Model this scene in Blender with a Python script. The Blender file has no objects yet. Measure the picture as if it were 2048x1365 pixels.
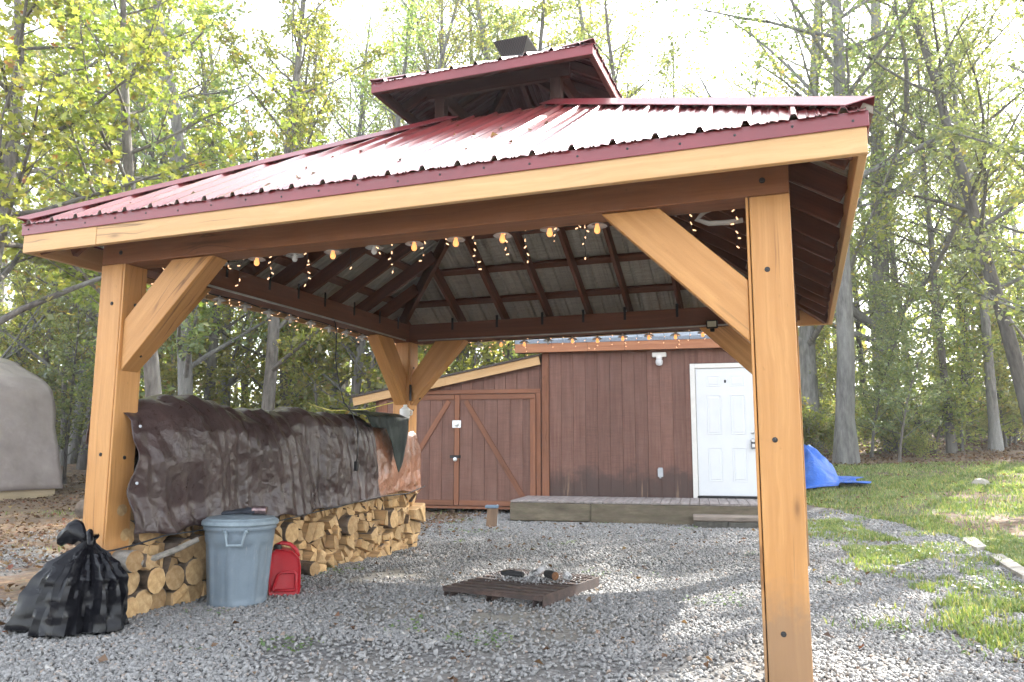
import bpy, bmesh, math, random
import numpy as np
from mathutils import Vector, Matrix, noise as mnoise

R = math.radians
random.seed(7)
rng = np.random.default_rng(7)
scene = bpy.context.scene
col = scene.collection

# ------------------------------------------------------------------ camera
cam_data = bpy.data.cameras.new("camera")
cam = bpy.data.objects.new("camera", cam_data)
col.objects.link(cam)
scene.camera = cam
cam_data.sensor_width = 36.0
cam_data.lens = 1561.35 / 2048 * 36.0
cam_data.clip_end = 2000
cam_data.clip_start = 0.05
CAM = Vector((4.333, -3.802, 1.047))
_yaw, _pit, _rol = 0.357, 0.140, 0.002
_fw = Vector((-math.sin(_yaw) * math.cos(_pit), math.cos(_yaw) * math.cos(_pit), math.sin(_pit)))
_r = Vector((math.cos(_yaw), math.sin(_yaw), 0))
_u = _r.cross(_fw)
_r2 = _r * math.cos(_rol) + _u * math.sin(_rol)
_u2 = -_r * math.sin(_rol) + _u * math.cos(_rol)
cam.matrix_world = Matrix(((_r2.x, _u2.x, -_fw.x, CAM.x), (_r2.y, _u2.y, -_fw.y, CAM.y),
                           (_r2.z, _u2.z, -_fw.z, CAM.z), (0, 0, 0, 1)))

# ------------------------------------------------------------------ light
SUN_DIR = Vector((0.50, 1.20, 1.02)).normalized()      # towards the sun: behind the pavilion, a little right
world = bpy.data.worlds.new("World")
scene.world = world
world.use_nodes = True
wn = world.node_tree
for n in list(wn.nodes):
    wn.nodes.remove(n)
w_out = wn.nodes.new("ShaderNodeOutputWorld")
w_bg = wn.nodes.new("ShaderNodeBackground")
w_sky = wn.nodes.new("ShaderNodeTexSky")
w_sky.sky_type = 'NISHITA'
w_sky.sun_disc = False
w_sky.sun_elevation = math.asin(SUN_DIR.z)
w_sky.sun_rotation = math.atan2(SUN_DIR.x, SUN_DIR.y)
w_sky.air_density = 1.0
w_sky.dust_density = 1.6
w_sky.ozone_density = 1.0
w_hs = wn.nodes.new("ShaderNodeHueSaturation")
w_hs.inputs["Saturation"].default_value = 0.34        # thin bright autumn haze
wn.links.new(w_sky.outputs[0], w_hs.inputs["Color"])
wn.links.new(w_hs.outputs[0], w_bg.inputs[0])
w_bg.inputs[1].default_value = 0.15
wn.links.new(w_bg.outputs[0], w_out.inputs[0])

sun_data = bpy.data.lights.new("sun", 'SUN')
sun_data.energy = 3.3
sun_data.angle = R(0.53)
sun_data.color = (1.0, 0.965, 0.91)
sun = bpy.data.objects.new("sun", sun_data)
col.objects.link(sun)
sun.rotation_euler = SUN_DIR.to_track_quat('Z', 'Y').to_euler()

scene.view_settings.view_transform = 'Standard'
scene.view_settings.look = 'None'
scene.view_settings.gamma = 1.0
scene.view_settings.use_curve_mapping = False
scene.view_settings.exposure = 2.62
scene.render.engine = 'CYCLES'
scene.cycles.max_bounces = 5
scene.cycles.diffuse_bounces = 3
scene.cycles.transparent_max_bounces = 5
scene.cycles.use_denoising = True
scene.cycles.use_adaptive_sampling = True
scene.cycles.adaptive_threshold = 0.03
scene.cycles.glossy_bounces = 2
scene.cycles.transmission_bounces = 3
scene.cycles.caustics_reflective = False
scene.cycles.caustics_refractive = False

# ------------------------------------------------------------------ helpers
WM = {}

def place(o, Mw, parent=None):
    col.objects.link(o)
    WM[o] = Mw.copy()
    if parent is not None:
        o.parent = parent
        o.matrix_basis = WM[parent].inverted() @ Mw
    else:
        o.matrix_basis = Mw
    return o

def tag(o, label, cat, group=None):
    o["label"] = label
    o["category"] = cat
    if group:
        o["group"] = group
    return o

def kind(o, k):
    o["kind"] = k
    return o

def empty(name, loc=(0, 0, 0), rz=0.0, label=None, cat=None, group=None, parent=None):
    o = bpy.data.objects.new(name, None)
    o.empty_display_size = 0.1
    place(o, Matrix.Translation(loc) @ Matrix.Rotation(rz, 4, 'Z'), parent)
    if label:
        tag(o, label, cat, group)
    return o

def mk(name, verts, faces, mats, parent=None, mi=None, smooth=False, Mw=None, uvmesh=None):
    me = bpy.data.meshes.new(name)
    me.from_pydata([tuple(v) for v in verts], [], [tuple(f) for f in faces])
    if not isinstance(mats, (list, tuple)):
        mats = [mats]
    for m in mats:
        me.materials.append(m)
    if mi is not None:
        me.polygons.foreach_set("material_index", np.asarray(mi, dtype=np.int32))
    if smooth:
        me.polygons.foreach_set("use_smooth", np.ones(len(me.polygons), dtype=bool))
    me.update()
    o = bpy.data.objects.new(name, me)
    if Mw is None:
        Mw = Matrix.Identity(4)
    return place(o, Mw, parent)

def mk_np(name, V, F, mats, parent=None, mi=None, smooth=False, Mw=None, col_attr=None):
    """fast mesh from numpy arrays; F is (n,3) or (n,4)"""
    V = np.asarray(V, dtype=np.float32)
    F = np.asarray(F, dtype=np.int32)
    n, k = F.shape
    me = bpy.data.meshes.new(name)
    me.vertices.add(len(V))
    me.vertices.foreach_set("co", V.ravel())
    me.loops.add(n * k)
    me.loops.foreach_set("vertex_index", F.ravel())
    me.polygons.add(n)
    me.polygons.foreach_set("loop_start", np.arange(0, n * k, k, dtype=np.int32))
    me.polygons.foreach_set("loop_total", np.full(n, k, dtype=np.int32))
    if mi is not None:
        me.polygons.foreach_set("material_index", np.asarray(mi, dtype=np.int32))
    if not isinstance(mats, (list, tuple)):
        mats = [mats]
    for m in mats:
        me.materials.append(m)
    me.update(calc_edges=True)
    if smooth:
        me.polygons.foreach_set("use_smooth", np.ones(n, dtype=bool))
    if col_attr is not None:
        for an, arr in col_attr.items():
            a = me.attributes.new(an, 'FLOAT', 'POINT')
            a.data.foreach_set("value", np.asarray(arr, dtype=np.float32))
    o = bpy.data.objects.new(name, me)
    if Mw is None:
        Mw = Matrix.Identity(4)
    return place(o, Mw, parent)

_boxcache = {}

def box_mesh(lx, ly, lz, bev, mat, name):
    key = (round(lx, 3), round(ly, 3), round(lz, 3), bev, mat.name)
    if key in _boxcache:
        return _boxcache[key]
    bm = bmesh.new()
    bmesh.ops.create_cube(bm, size=1.0)
    for v in bm.verts:
        v.co = Vector((v.co.x * lx, v.co.y * ly, v.co.z * lz))
    if bev > 0:
        bmesh.ops.bevel(bm, geom=list(bm.edges), offset=min(bev, 0.45 * min(lx, ly, lz)), segments=1, affect='EDGES', profile=0.5)
    me = bpy.data.meshes.new(name)
    bm.to_mesh(me)
    bm.free()
    me.materials.append(mat)
    _boxcache[key] = me
    return me

def box(name, lo, hi, mat, parent=None, bev=0.003, long='x', Mw=None):
    """axis-aligned box between corners in the parent's frame; the local X axis runs along the 'long' axis (grain)."""
    lo = Vector(lo); hi = Vector(hi)
    c = (lo + hi) / 2
    d = hi - lo
    d = Vector((abs(d.x), abs(d.y), abs(d.z)))
    if long == 'x':
        dims = (d.x, d.y, d.z); rot = Matrix.Identity(4)
    elif long == 'y':
        dims = (d.y, d.x, d.z); rot = Matrix.Rotation(R(90), 4, 'Z')
    else:
        dims = (d.z, d.y, d.x); rot = Matrix.Rotation(R(-90), 4, 'Y')
    me = box_mesh(*dims, bev, mat, name)
    o = bpy.data.objects.new(name, me)
    base = WM[parent] if parent is not None else Matrix.Identity(4)
    if Mw is not None:
        base = Mw
    return place(o, base @ Matrix.Translation(c) @ rot, parent)

def member(name, a, b, wid, hgt, mat, parent=None, up=(0, 0, 1), bev=0.003, Mw=None):
    """timber from a to b (frame of Mw or world); wid across, hgt along up."""
    a = Vector(a); b = Vector(b)
    x = (b - a)
    L = x.length
    x.normalize()
    upv = Vector(up)
    y = upv.cross(x).normalized()
    z = x.cross(y)
    M = Matrix(((x.x, y.x, z.x, 0), (x.y, y.y, z.y, 0), (x.z, y.z, z.z, 0), (0, 0, 0, 1)))
    M = Matrix.Translation((a + b) / 2) @ M
    if Mw is None and parent is not None:
        Mw = WM[parent] if FRAME_LOCAL else Matrix.Identity(4)
    if Mw is None:
        Mw = Matrix.Identity(4)
    o = bpy.data.objects.new(name, box_mesh(L, wid, hgt, bev, mat, name))
    return place(o, Mw @ M, parent)

FRAME_LOCAL = True

def tube_geo(pts, rad, sides=6, cap=True):
    """vertices and faces of a tube along pts; rad scalar or list"""
    pts = [Vector(p) for p in pts]
    n = len(pts)
    if not hasattr(rad, '__len__'):
        rad = [rad] * n
    V, F = [], []
    prev = None
    for i, p in enumerate(pts):
        t = (pts[min(i + 1, n - 1)] - pts[max(i - 1, 0)])
        if t.length < 1e-9:
            t = Vector((0, 0, 1))
        t.normalize()
        if prev is None:
            ref = Vector((0, 0, 1)) if abs(t.z) < 0.9 else Vector((1, 0, 0))
            a = t.cross(ref).normalized()
        else:
            a = (prev - t * prev.dot(t))
            a = a.normalized() if a.length > 1e-6 else t.orthogonal().normalized()
        prev = a
        b = t.cross(a)
        for k in range(sides):
            an = 2 * math.pi * k / sides
            V.append(p + (a * math.cos(an) + b * math.sin(an)) * rad[i])
    for i in range(n - 1):
        for k in range(sides):
            k2 = (k + 1) % sides
            F.append((i * sides + k, i * sides + k2, (i + 1) * sides + k2, (i + 1) * sides + k))
    if cap:
        F.append(tuple(range(sides - 1, -1, -1)))
        F.append(tuple((n - 1) * sides + k for k in range(sides)))
    return V, F

def tube(name, pts, rad, mat, parent=None, sides=6, smooth=True, Mw=None):
    V, F = tube_geo(pts, rad, sides)
    if Mw is None:
        Mw = WM[parent] if parent is not None else Matrix.Identity(4)
    return mk(name, V, F, mat, parent, smooth=smooth, Mw=Mw)

def lathe_geo(prof, seg=24, rfun=None):
    V, F = [], []
    for (r, z) in prof:
        for k in range(seg):
            a = 2 * math.pi * k / seg
            rr = r * (rfun(a, z) if rfun else 1.0)
            V.append((rr * math.cos(a), rr * math.sin(a), z))
    n = len(prof)
    for i in range(n - 1):
        for k in range(seg):
            k2 = (k + 1) % seg
            F.append((i * seg + k, i * seg + k2, (i + 1) * seg + k2, (i + 1) * seg + k))
    F.append(tuple(range(seg - 1, -1, -1)))
    F.append(tuple((n - 1) * seg + k for k in range(seg)))
    return V, F

def lathe(name, prof, mat, parent=None, seg=24, loc=(0, 0, 0), rot=None, smooth=True, rfun=None):
    V, F = lathe_geo(prof, seg, rfun)
    base = WM[parent] if parent is not None else Matrix.Identity(4)
    M = base @ Matrix.Translation(loc)
    if rot is not None:
        M = M @ rot
    o = mk(name, V, F, mat, parent, smooth=smooth, Mw=M)
    if smooth:
        o.data.set_sharp_from_angle(angle=R(40))
    return o

def join_geo(parts):
    V, F = [], []
    for v, f in parts:
        n = len(V)
        V.extend(v)
        F.extend(tuple(i + n for i in ff) for ff in f)
    return V, F

def share(o, parent, Mw, name=None):
    c = o.copy()
    if name:
        c.name = name
    for k in list(c.keys()):
        pass
    col.objects.link(c)
    WM[c] = Mw.copy()
    c.parent = parent
    c.matrix_parent_inverse = Matrix.Identity(4)
    c.matrix_basis = (WM[parent].inverted() @ Mw) if parent is not None else Mw
    return c

def sm(t):
    t = np.clip(t, 0, 1)
    return t * t * (3 - 2 * t)

# ------------------------------------------------------------------ materials
class NT:
    def __init__(self, name):
        self.m = bpy.data.materials.new(name)
        self.m.use_nodes = True
        self.t = self.m.node_tree
        self.b = self.t.nodes["Principled BSDF"]
        self.out = self.t.nodes["Material Output"]
    def n(self, typ, **kw):
        nd = self.t.nodes.new(typ)
        for k, v in kw.items():
            if k.startswith("i_"):
                nd.inputs[k[2:].replace("_", " ")].default_value = v
            else:
                setattr(nd, k, v)
        return nd
    def l(self, a, b):
        self.t.links.new(a, b)
        return self
    def coords(self, scale=(1, 1, 1), kindc="Object", jitter=True):
        tc = self.n("ShaderNodeTexCoord")
        mp = self.n("ShaderNodeMapping")
        mp.inputs["Scale"].default_value = scale
        if jitter:
            oi = self.n("ShaderNodeObjectInfo")
            ad = self.n("ShaderNodeVectorMath", operation='MULTIPLY_ADD')
            self.l(oi.outputs["Random"], ad.inputs[0])
            ad.inputs[1].default_value = (13.7, 31.1, 7.3)
            self.l(tc.outputs[kindc], ad.inputs[2])
            self.l(ad.outputs[0], mp.inputs["Vector"])
        else:
            self.l(tc.outputs[kindc], mp.inputs["Vector"])
        return mp.outputs["Vector"]
    def noise(self, vec, scale, detail=4, rough=0.55, dist=0.0, typ='FBM'):
        nd = self.n("ShaderNodeTexNoise")
        nd.inputs["Scale"].default_value = scale
        nd.inputs["Detail"].default_value = detail
        nd.inputs["Roughness"].default_value = rough
        nd.inputs["Distortion"].default_value = dist
        if vec is not None:
            self.l(vec, nd.inputs["Vector"])
        return nd.outputs["Fac"]
    def ramp(self, fac, stops, interp='LINEAR'):
        nd = self.n("ShaderNodeValToRGB")
        cr = nd.color_ramp
        cr.interpolation = interp
        while len(cr.elements) > 1:
            cr.elements.remove(cr.elements[-1])
        cr.elements[0].position = stops[0][0]
        c = stops[0][1]
        cr.elements[0].color = (*c, 1) if hasattr(c, '__len__') else (c, c, c, 1)
        for p, c in stops[1:]:
            e = cr.elements.new(p)
            e.color = (*c, 1) if hasattr(c, '__len__') else (c, c, c, 1)
        self.l(fac, nd.inputs["Fac"])
        return nd.outputs["Color"]
    def mix(self, fac, a, b, blend='MIX'):
        nd = self.n("ShaderNodeMix", data_type='RGBA', blend_type=blend)
        def put(s, v):
            if hasattr(v, 'is_linked') or hasattr(v, 'node'):
                self.l(v, s)
            elif hasattr(v, '__len__'):
                s.default_value = (*v, 1) if len(v) == 3 else v
            else:
                s.default_value = v
        put(nd.inputs[0], fac); put(nd.inputs[6], a); put(nd.inputs[7], b)
        return nd.outputs[2]
    def math(self, op, a, b=None, clamp=False):
        nd = self.n("ShaderNodeMath", operation=op, use_clamp=clamp)
        for s, v in ((nd.inputs[0], a), (nd.inputs[1], b)):
            if v is None:
                continue
            if hasattr(v, 'node'):
                self.l(v, s)
            else:
                s.default_value = v
        return nd.outputs[0]
    def bump(self, height, strength=0.3, dist=0.01):
        nd = self.n("ShaderNodeBump")
        nd.inputs["Strength"].default_value = strength
        nd.inputs["Distance"].default_value = dist
        self.l(height, nd.inputs["Height"])
        self.l(nd.outputs[0], self.b.inputs["Normal"])
        return self
    def base(self, c):
        if hasattr(c, 'node'):
            self.l(c, self.b.inputs["Base Color"])
        else:
            self.b.inputs["Base Color"].default_value = (*c, 1)
        return self
    def set(self, **kw):
        for k, v in kw.items():
            s = self.b.inputs[k.replace("_", " ")]
            if hasattr(v, 'node'):
                self.l(v, s)
            else:
                s.default_value = v
        return self

def wood(name, light, dark, knot=(0.12, 0.05, 0.02), grain=26.0, rough=0.55, bump=0.25, knots=0.9, dirt=0.35, blotch=None, splash=False):
    m = NT(name)
    v = m.coords((0.55, 1, 1))
    warp = m.noise(v, 2.2, 3, 0.5)
    sc = m.n("ShaderNodeVectorMath", operation='MULTIPLY_ADD')
    m.l(warp, sc.inputs[0]); sc.inputs[1].default_value = (0.0, 0.10, 0.10); m.l(v, sc.inputs[2])
    st = m.n("ShaderNodeMapping"); st.inputs["Scale"].default_value = (0.05, 1, 1)
    m.l(sc.outputs[0], st.inputs["Vector"])
    g1 = m.noise(st.outputs[0], grain, 6, 0.62)
    g2 = m.noise(st.outputs[0], grain * 4.5, 3, 0.6)
    c = m.ramp(g1, [(0.28, dark), (0.5, tuple((a + b) / 2 for a, b in zip(light, dark))), (0.68, light)])
    c = m.mix(m.ramp(g2, [(0.35, 0.38), (0.62, 0.0)]), c, dark)
    # blotches of weathered finish
    bl = m.noise(v, 3.1, 4, 0.6)
    c = m.mix(m.ramp(bl, [(0.4, 0.0), (0.75, dirt)]), c, blotch or tuple(x * 0.62 for x in light))
    # knots
    vo = m.n("ShaderNodeTexVoronoi", feature='F1')
    kv = m.n("ShaderNodeMapping"); kv.inputs["Scale"].default_value = (2.6, 4.5, 4.5)
    m.l(v, kv.inputs["Vector"]); m.l(kv.outputs[0], vo.inputs["Vector"])
    vo.inputs["Scale"].default_value = 1.0
    kn = m.ramp(vo.outputs["Distance"], [(0.03, knots), (0.075, knots * 0.25), (0.12, 0.0)])
    c = m.mix(kn, c, knot)
    # drying checks along the grain
    ck = m.n("ShaderNodeMapping"); ck.inputs["Scale"].default_value = (0.03, 1, 1)
    m.l(sc.outputs[0], ck.inputs["Vector"])
    cn = m.noise(ck.outputs[0], 9.0, 2, .5)
    cm_ = m.ramp(m.noise(v, 2.4, 2, .5), [(.52, 0), (.62, 1)])
    c = m.mix(m.math('MULTIPLY', m.ramp(cn, [(.487, 0), (.5, .75), (.513, 0)]), cm_), c, knot)
    # scuffs and specks
    sp = m.noise(v, 38, 4, .7)
    c = m.mix(m.ramp(sp, [(.66, 0), (.74, .45)]), c, tuple(x * .5 for x in dark))
    # per-piece tone
    oi = m.n("ShaderNodeObjectInfo")
    c = m.mix(1.0, c, m.ramp(oi.outputs["Random"], [(0, 0.82), (1, 1.06)]), 'MULTIPLY')
    if splash:
        # mud splashed up from the gravel, ragged at its upper edge
        ge = m.n("ShaderNodeNewGeometry")
        spx = m.n("ShaderNodeSeparateXYZ"); m.l(ge.outputs["Position"], spx.inputs[0])
        hh = m.math('ADD', spx.outputs["Z"], m.math('MULTIPLY', m.noise(ge.outputs["Position"], 7, 5, .7), -.55))
        c = m.mix(m.ramp(hh, [(0.0, .55), (.08, .3), (.22, 0)]), c, (.17, .13, .095))
    m.base(c)
    m.set(Roughness=rough)
    m.b.inputs["Specular IOR Level"].default_value = 0.35
    m.bump(g1, bump, 0.004)
    return m.m

CEDAR = wood("cedar_stain", (0.62, 0.320, 0.112), (0.46, 0.210, 0.062), rough=0.5, dirt=0.32, knots=0.85, splash=True)
FASCIA = wood("fascia_wood", (0.70, 0.445, 0.215), (0.58, 0.335, 0.14), rough=0.55, dirt=0.25, blotch=(0.48, 0.30, 0.17), knot=(.16, .10, .06))
REDWOOD = wood("rafter_stain", (0.21, 0.082, 0.045), (0.11, 0.042, 0.025), rough=0.65, knots=0.6)
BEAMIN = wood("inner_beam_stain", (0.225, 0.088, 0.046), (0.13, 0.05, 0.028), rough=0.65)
BEAMW = wood("beam_cedar_shaded", (0.37, 0.155, 0.062), (0.23, 0.09, 0.036), rough=0.6)  # cedar darkened: the shade under the eave is put into the colour
PINE = wood("bare_pine", (0.66, 0.43, 0.22), (0.50, 0.29, 0.12), rough=0.7, grain=16, dirt=0.1)
SHEDRED = wood("shed_trim_stain", (0.29, 0.125, 0.068), (0.19, 0.078, 0.043), rough=0.75, knots=0.5, blotch=(.15, .07, .045))

def siding_mat(name, stains):
    m = NT(name)
    v = m.coords((1, 1, 1))
    st = m.n("ShaderNodeMapping"); st.inputs["Scale"].default_value = (0.05, 1, 1)
    m.l(v, st.inputs["Vector"])
    g = m.noise(st.outputs[0], 30, 5, 0.6)
    saw = m.n("ShaderNodeMapping"); saw.inputs["Scale"].default_value = (1, 0.06, 0.06)
    m.l(v, saw.inputs["Vector"])
    g2 = m.noise(saw.outputs[0], 70, 3, 0.6)
    c = m.ramp(g, [(0.3, (0.125, 0.058, 0.040)), (0.55, (0.18, 0.088, 0.063)), (0.75, (0.225, 0.115, 0.085))])
    c = m.mix(m.ramp(g2, [(0.35, 0.35), (0.6, 0.0)]), c, (0.085, 0.042, 0.034))
    big = m.noise(v, 2.4, 5, 0.65)
    c = m.mix(m.ramp(big, [(0.45, 0.0), (0.75, 0.45)]), c, (0.21, 0.118, 0.09))
    oi = m.n("ShaderNodeObjectInfo")
    c = m.mix(1.0, c, m.ramp(oi.outputs["Random"], [(0, 0.85), (1, 1.1)]), 'MULTIPLY')
    if stains:
        ge = m.n("ShaderNodeNewGeometry")
        sp = m.n("ShaderNodeSeparateXYZ"); m.l(ge.outputs["Position"], sp.inputs[0])
        nn = m.noise(ge.outputs["Position"], 2.6, 5, 0.65)
        hgt = m.math('ADD', sp.outputs["Z"], m.math('MULTIPLY', nn, -0.75))
        # splash-back mildew along the deck
        c = m.mix(m.ramp(hgt, [(0.0, 0.85), (0.22, 0.8), (0.42, 0.0)]), c, (0.055, 0.036, 0.03))
        n3 = m.noise(st.outputs[0], 9, 5, 0.7)
        lo = m.ramp(sp.outputs["Z"], [(0.30, 1.0), (0.75, 0.0)])
        chip = m.math('MULTIPLY', m.ramp(n3, [(0.60, 0.0), (0.66, 0.75)]), lo)
        c = m.mix(chip, c, (0.36, 0.24, 0.15))
    m.base(c)
    m.set(Roughness=0.8)
    m.bump(g, 0.35, 0.003)
    return m.m

SIDING = siding_mat("shed_siding", True)
SIDING2 = siding_mat("door_boards", False)

def simple(name, c, rough=0.5, metal=0.0, var=0.25, scale=12, bump=0.0, spec=None, streak=None, bdist=0.003):
    m = NT(name)
    v = m.coords(streak or (1, 1, 1))
    g = m.noise(v, scale, 5, 0.6)
    cc = m.ramp(g, [(0.3, tuple(x * (1 - var) for x in c)), (0.7, tuple(min(1, x * (1 + var)) for x in c))])
    m.base(cc)
    m.set(Roughness=rough, Metallic=metal)
    if spec is not None:
        m.b.inputs["Specular IOR Level"].default_value = spec
    if bump:
        m.bump(g, bump, bdist)
    return m.m

REDMETAL = NT("red_metal_roof")
_v = REDMETAL.coords((1, 1, 1))
_g = REDMETAL.noise(_v, 2.0, 5, 0.6)
REDMETAL.base(REDMETAL.ramp(_g, [(0.3, (0.22, 0.040, 0.040)), (0.7, (0.30, 0.060, 0.055))]))
REDMETAL.set(Roughness=REDMETAL.ramp(_g, [(0.3, 0.26), (0.7, 0.36)]), Metallic=0.0)
REDMETAL.b.inputs["Coat Weight"].default_value = 1.0
REDMETAL.b.inputs["Coat Roughness"].default_value = 0.22
REDMETAL.b.inputs["Specular IOR Level"].default_value = 0.7
REDMETAL = REDMETAL.m
TRIMRED = simple("red_metal_trim", (0.20, 0.03, 0.035), 0.35, 0.0, 0.15, 3, spec=0.6)
UNDERMETAL = simple("panel_underside", (0.38, 0.345, 0.29), 0.55, 0.2, 0.22, 14, streak=(0.4, 4, 1))
CUPW = wood("cupola_wood_shaded", (0.085, 0.042, 0.034), (0.05, 0.025, 0.02), rough=.7)  # timber darkened to carry the shade inside the cupola
DARKUNDER = simple("cupola_underside_shaded", (0.045, 0.020, 0.020), 0.6, 0.0, 0.2, 5)  # shade below the cupola roof painted into the base colour
BLACKMETAL = simple("black_metal", (0.02, 0.02, 0.021), 0.45, 0.6, 0.3, 20)
STEEL = simple("galvanised_steel", (0.55, 0.56, 0.57), 0.38, 0.9, 0.2, 20)
WHITEP = simple("white_paint", (0.66, 0.68, 0.69), 0.35, 0, 0.03, 5)
WHITET = simple("white_trim", (0.68, 0.665, 0.62), 0.5, 0, 0.05, 8)
GREYPL = simple("grey_plastic", (0.42, 0.44, 0.46), 0.45, 0, 0.08, 8)
SHINGLE = simple("roof_shingle", (0.21, 0.24, 0.28), 0.85, 0, 0.35, 60, bump=0.4)
DARKROOF = simple("dark_shingle", (0.07, 0.055, 0.045), 0.9, 0, 0.35, 50, bump=0.4)
BOLTM = simple("bolt_metal", (0.045, 0.043, 0.042), 0.5, 0.7, 0.2, 30)
CABLE = simple("black_cable", (0.018, 0.018, 0.02), 0.55, 0, 0.2, 10)
GREYCABLE = simple("grey_conduit", (0.40, 0.38, 0.35), 0.6, 0, 0.2, 10)

def emit(name, c, s):
    m = NT(name)
    m.base(c)
    m.b.inputs["Emission Color"].default_value = (*c, 1)
    m.b.inputs["Emission Strength"].default_value = s
    m.m.cycles.emission_sampling = 'NONE'
    return m.m

BULBON = emit("lit_bulb", (1.0, 0.38, 0.12), 0.24)
MINION = emit("lit_mini_bulb", (1.0, 0.56, 0.30), 0.36)
_m = NT("unlit_bulb"); _m.base((0.8, 0.8, 0.78)).set(Roughness=0.08, Alpha=0.5); BULBOFF = _m.m
_m = NT("clear_shade"); _m.base((0.62, 0.62, 0.60)).set(Roughness=0.25, Alpha=0.78); SHADE = _m.m
# ------------------------------------------------------------------ terrain
def H(x, y):
    x = np.asarray(x, float); y = np.asarray(y, float)
    tg = np.maximum(0, y - 9.5); g = .072 * tg * tg / (tg + 4)
    t = np.maximum(0, y - 5.6 + .3 * (x - 5)); r = .072 * t * t / (t + 3) * sm((x - 2.4) / 2.6)
    far = 0.8 * sm((np.hypot(x - 3, y) - 24) / 45)
    l = .95 * sm((-.35 * x + .8 * y - 10) / 10) * sm((-x - 2) / 4)
    n = 0.02 * np.sin(x * 1.3 + .7 * y) * np.sin(y * 1.1 - .4 * x) * sm((np.hypot(x - 2.2, y - 2.5) - 4.5) / 3)
    return np.maximum(np.maximum(g, r), l) + far + n

def hz(x, y):
    return float(H(x, y))

def in_poly(px, py, poly):
    inside = np.zeros(px.shape, bool)
    n = len(poly)
    j = n - 1
    for i in range(n):
        xi, yi = poly[i]; xj, yj = poly[j]
        c = ((yi > py) != (yj > py)) & (px < (xj - xi) * (py - yi) / (yj - yi + 1e-12) + xi)
        inside ^= c
        j = i
    return inside

_ng = np.random.default_rng(3).random((64, 64))

def vnoise(x, y, s):
    x = np.asarray(x) * s; y = np.asarray(y) * s
    xi = np.floor(x).astype(int); yi = np.floor(y).astype(int)
    fx = x - xi; fy = y - yi
    fx = fx * fx * (3 - 2 * fx); fy = fy * fy * (3 - 2 * fy)
    g = lambda a, b: _ng[a % 64, b % 64]
    return (g(xi, yi) * (1 - fx) + g(xi + 1, yi) * fx) * (1 - fy) + (g(xi, yi + 1) * (1 - fx) + g(xi + 1, yi + 1) * fx) * fy

def fnoise(x, y, s):
    return (vnoise(x, y, s) + .5 * vnoise(x + 7.3, y + 1.9, s * 2.1) + .25 * vnoise(x + 2.1, y + 9.1, s * 4.3)) / 1.75

G1 = [(4.21, 8.27), (4.74, 8.3), (5.04, 7.22), (5.31, 6.52), (5.51, 6.06), (5.59, 5.38), (5.29, 4.67), (4.91, 4.11), (4.7, 5.05), (4.22, 6.38)]
G2 = [(4.97, 2.26), (5.28, 2.94), (5.69, 3.52), (5.87, 3.29), (6.3, 2.6), (6.4, 1.4), (5.5, 0.8), (5.23, 1.2), (5.06, 1.48), (4.95, 1.87)]
G3 = [(4.82, 4.02), (5.28, 3.95), (5.54, 3.47), (5.25, 2.71), (5.02, 2.95)]
LAWN = [(3.4, 11.6), (4.03, 10.96), (4.35, 10.23), (4.9, 8.94), (5.36, 8.14), (5.73, 7.32), (5.99, 6.58), (6.09, 5.57), (6.12, 4.28), (6.35, 3.05), (7, 1), (30, -5), (30, 40), (3.4, 40)]
DIRT = [(6.0, 9.26), (6.56, 8.82), (7.11, 8.62), (8.5, 8.4), (8.2, 6.4), (6.78, 6.9), (6.39, 7.34), (6.06, 7.99)]

def masks(x, y):
    """gravel, grass weights (the rest is earth and leaf litter)"""
    x = np.asarray(x, float); y = np.asarray(y, float)
    jx = x + .28 * (fnoise(x, y, 2.2) - .5); jy = y + .4 * (fnoise(x + 5, y + 3, 2.2) - .5)
    lawnp = in_poly(jx, jy, LAWN).astype(float)
    g1 = in_poly(jx, jy, G1) * (fnoise(x + 2, y + 6, 1.4) > .36); g2 = in_poly(jx, jy, G2); g3 = in_poly(jx, jy, G3) & (fnoise(x, y, 2.0) > .5)
    strip = (g1 | g2 | g3).astype(float) * sm((fnoise(x + 11, y + 4, 5.0) - .30) / .22)
    pad = sm((jx + 1.2 + .6 * (jy < 0)) / 1.0) * sm((11.0 - jy) / .6)
    gravel = pad * (1 - .6 * strip) * (1 - lawnp)
    leftg = .8 * sm((x + 5.5) / 2.5) * (x < 0) * sm((8.0 - y) / 3)
    gravel = np.maximum(gravel, leftg * (fnoise(x, y, 1.1) > .38))
    lawn = lawnp * (.5 + .5 * sm((fnoise(x, y, .7) - .32) / .2))
    lawn = lawn * (1 - .92 * sm((np.hypot(x - 4, y - 3) - 13) / 5))
    dirt = in_poly(jx, jy, DIRT)
    lawn = lawn * (1 - .85 * dirt)
    leftgrass = .5 * ((fnoise(x + 3, y, .8) > .60) & (x < -1.2)) * sm((26 - np.hypot(x, y)) / 8)
    fringe = .30 * sm((x - 4.3) / .5) * (1 - lawnp) * sm((fnoise(x + 21, y + 13, 2.4) - .50) / .12) * sm((y - .6) / 1.0)
    grass = np.maximum(np.maximum(np.maximum(strip, fringe), lawn), leftgrass)
    return np.clip(gravel, 0, 1), np.clip(grass, 0, 1)

def _axis(lo, hi, c0, c1, fine, grow):
    a = list(np.arange(c0, c1 + 1e-6, fine))
    s = fine
    while a[-1] < hi:
        s *= grow; a.append(a[-1] + s)
    s = fine
    while a[0] > lo:
        s *= grow; a.insert(0, a[0] - s)
    return np.array(a)

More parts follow.
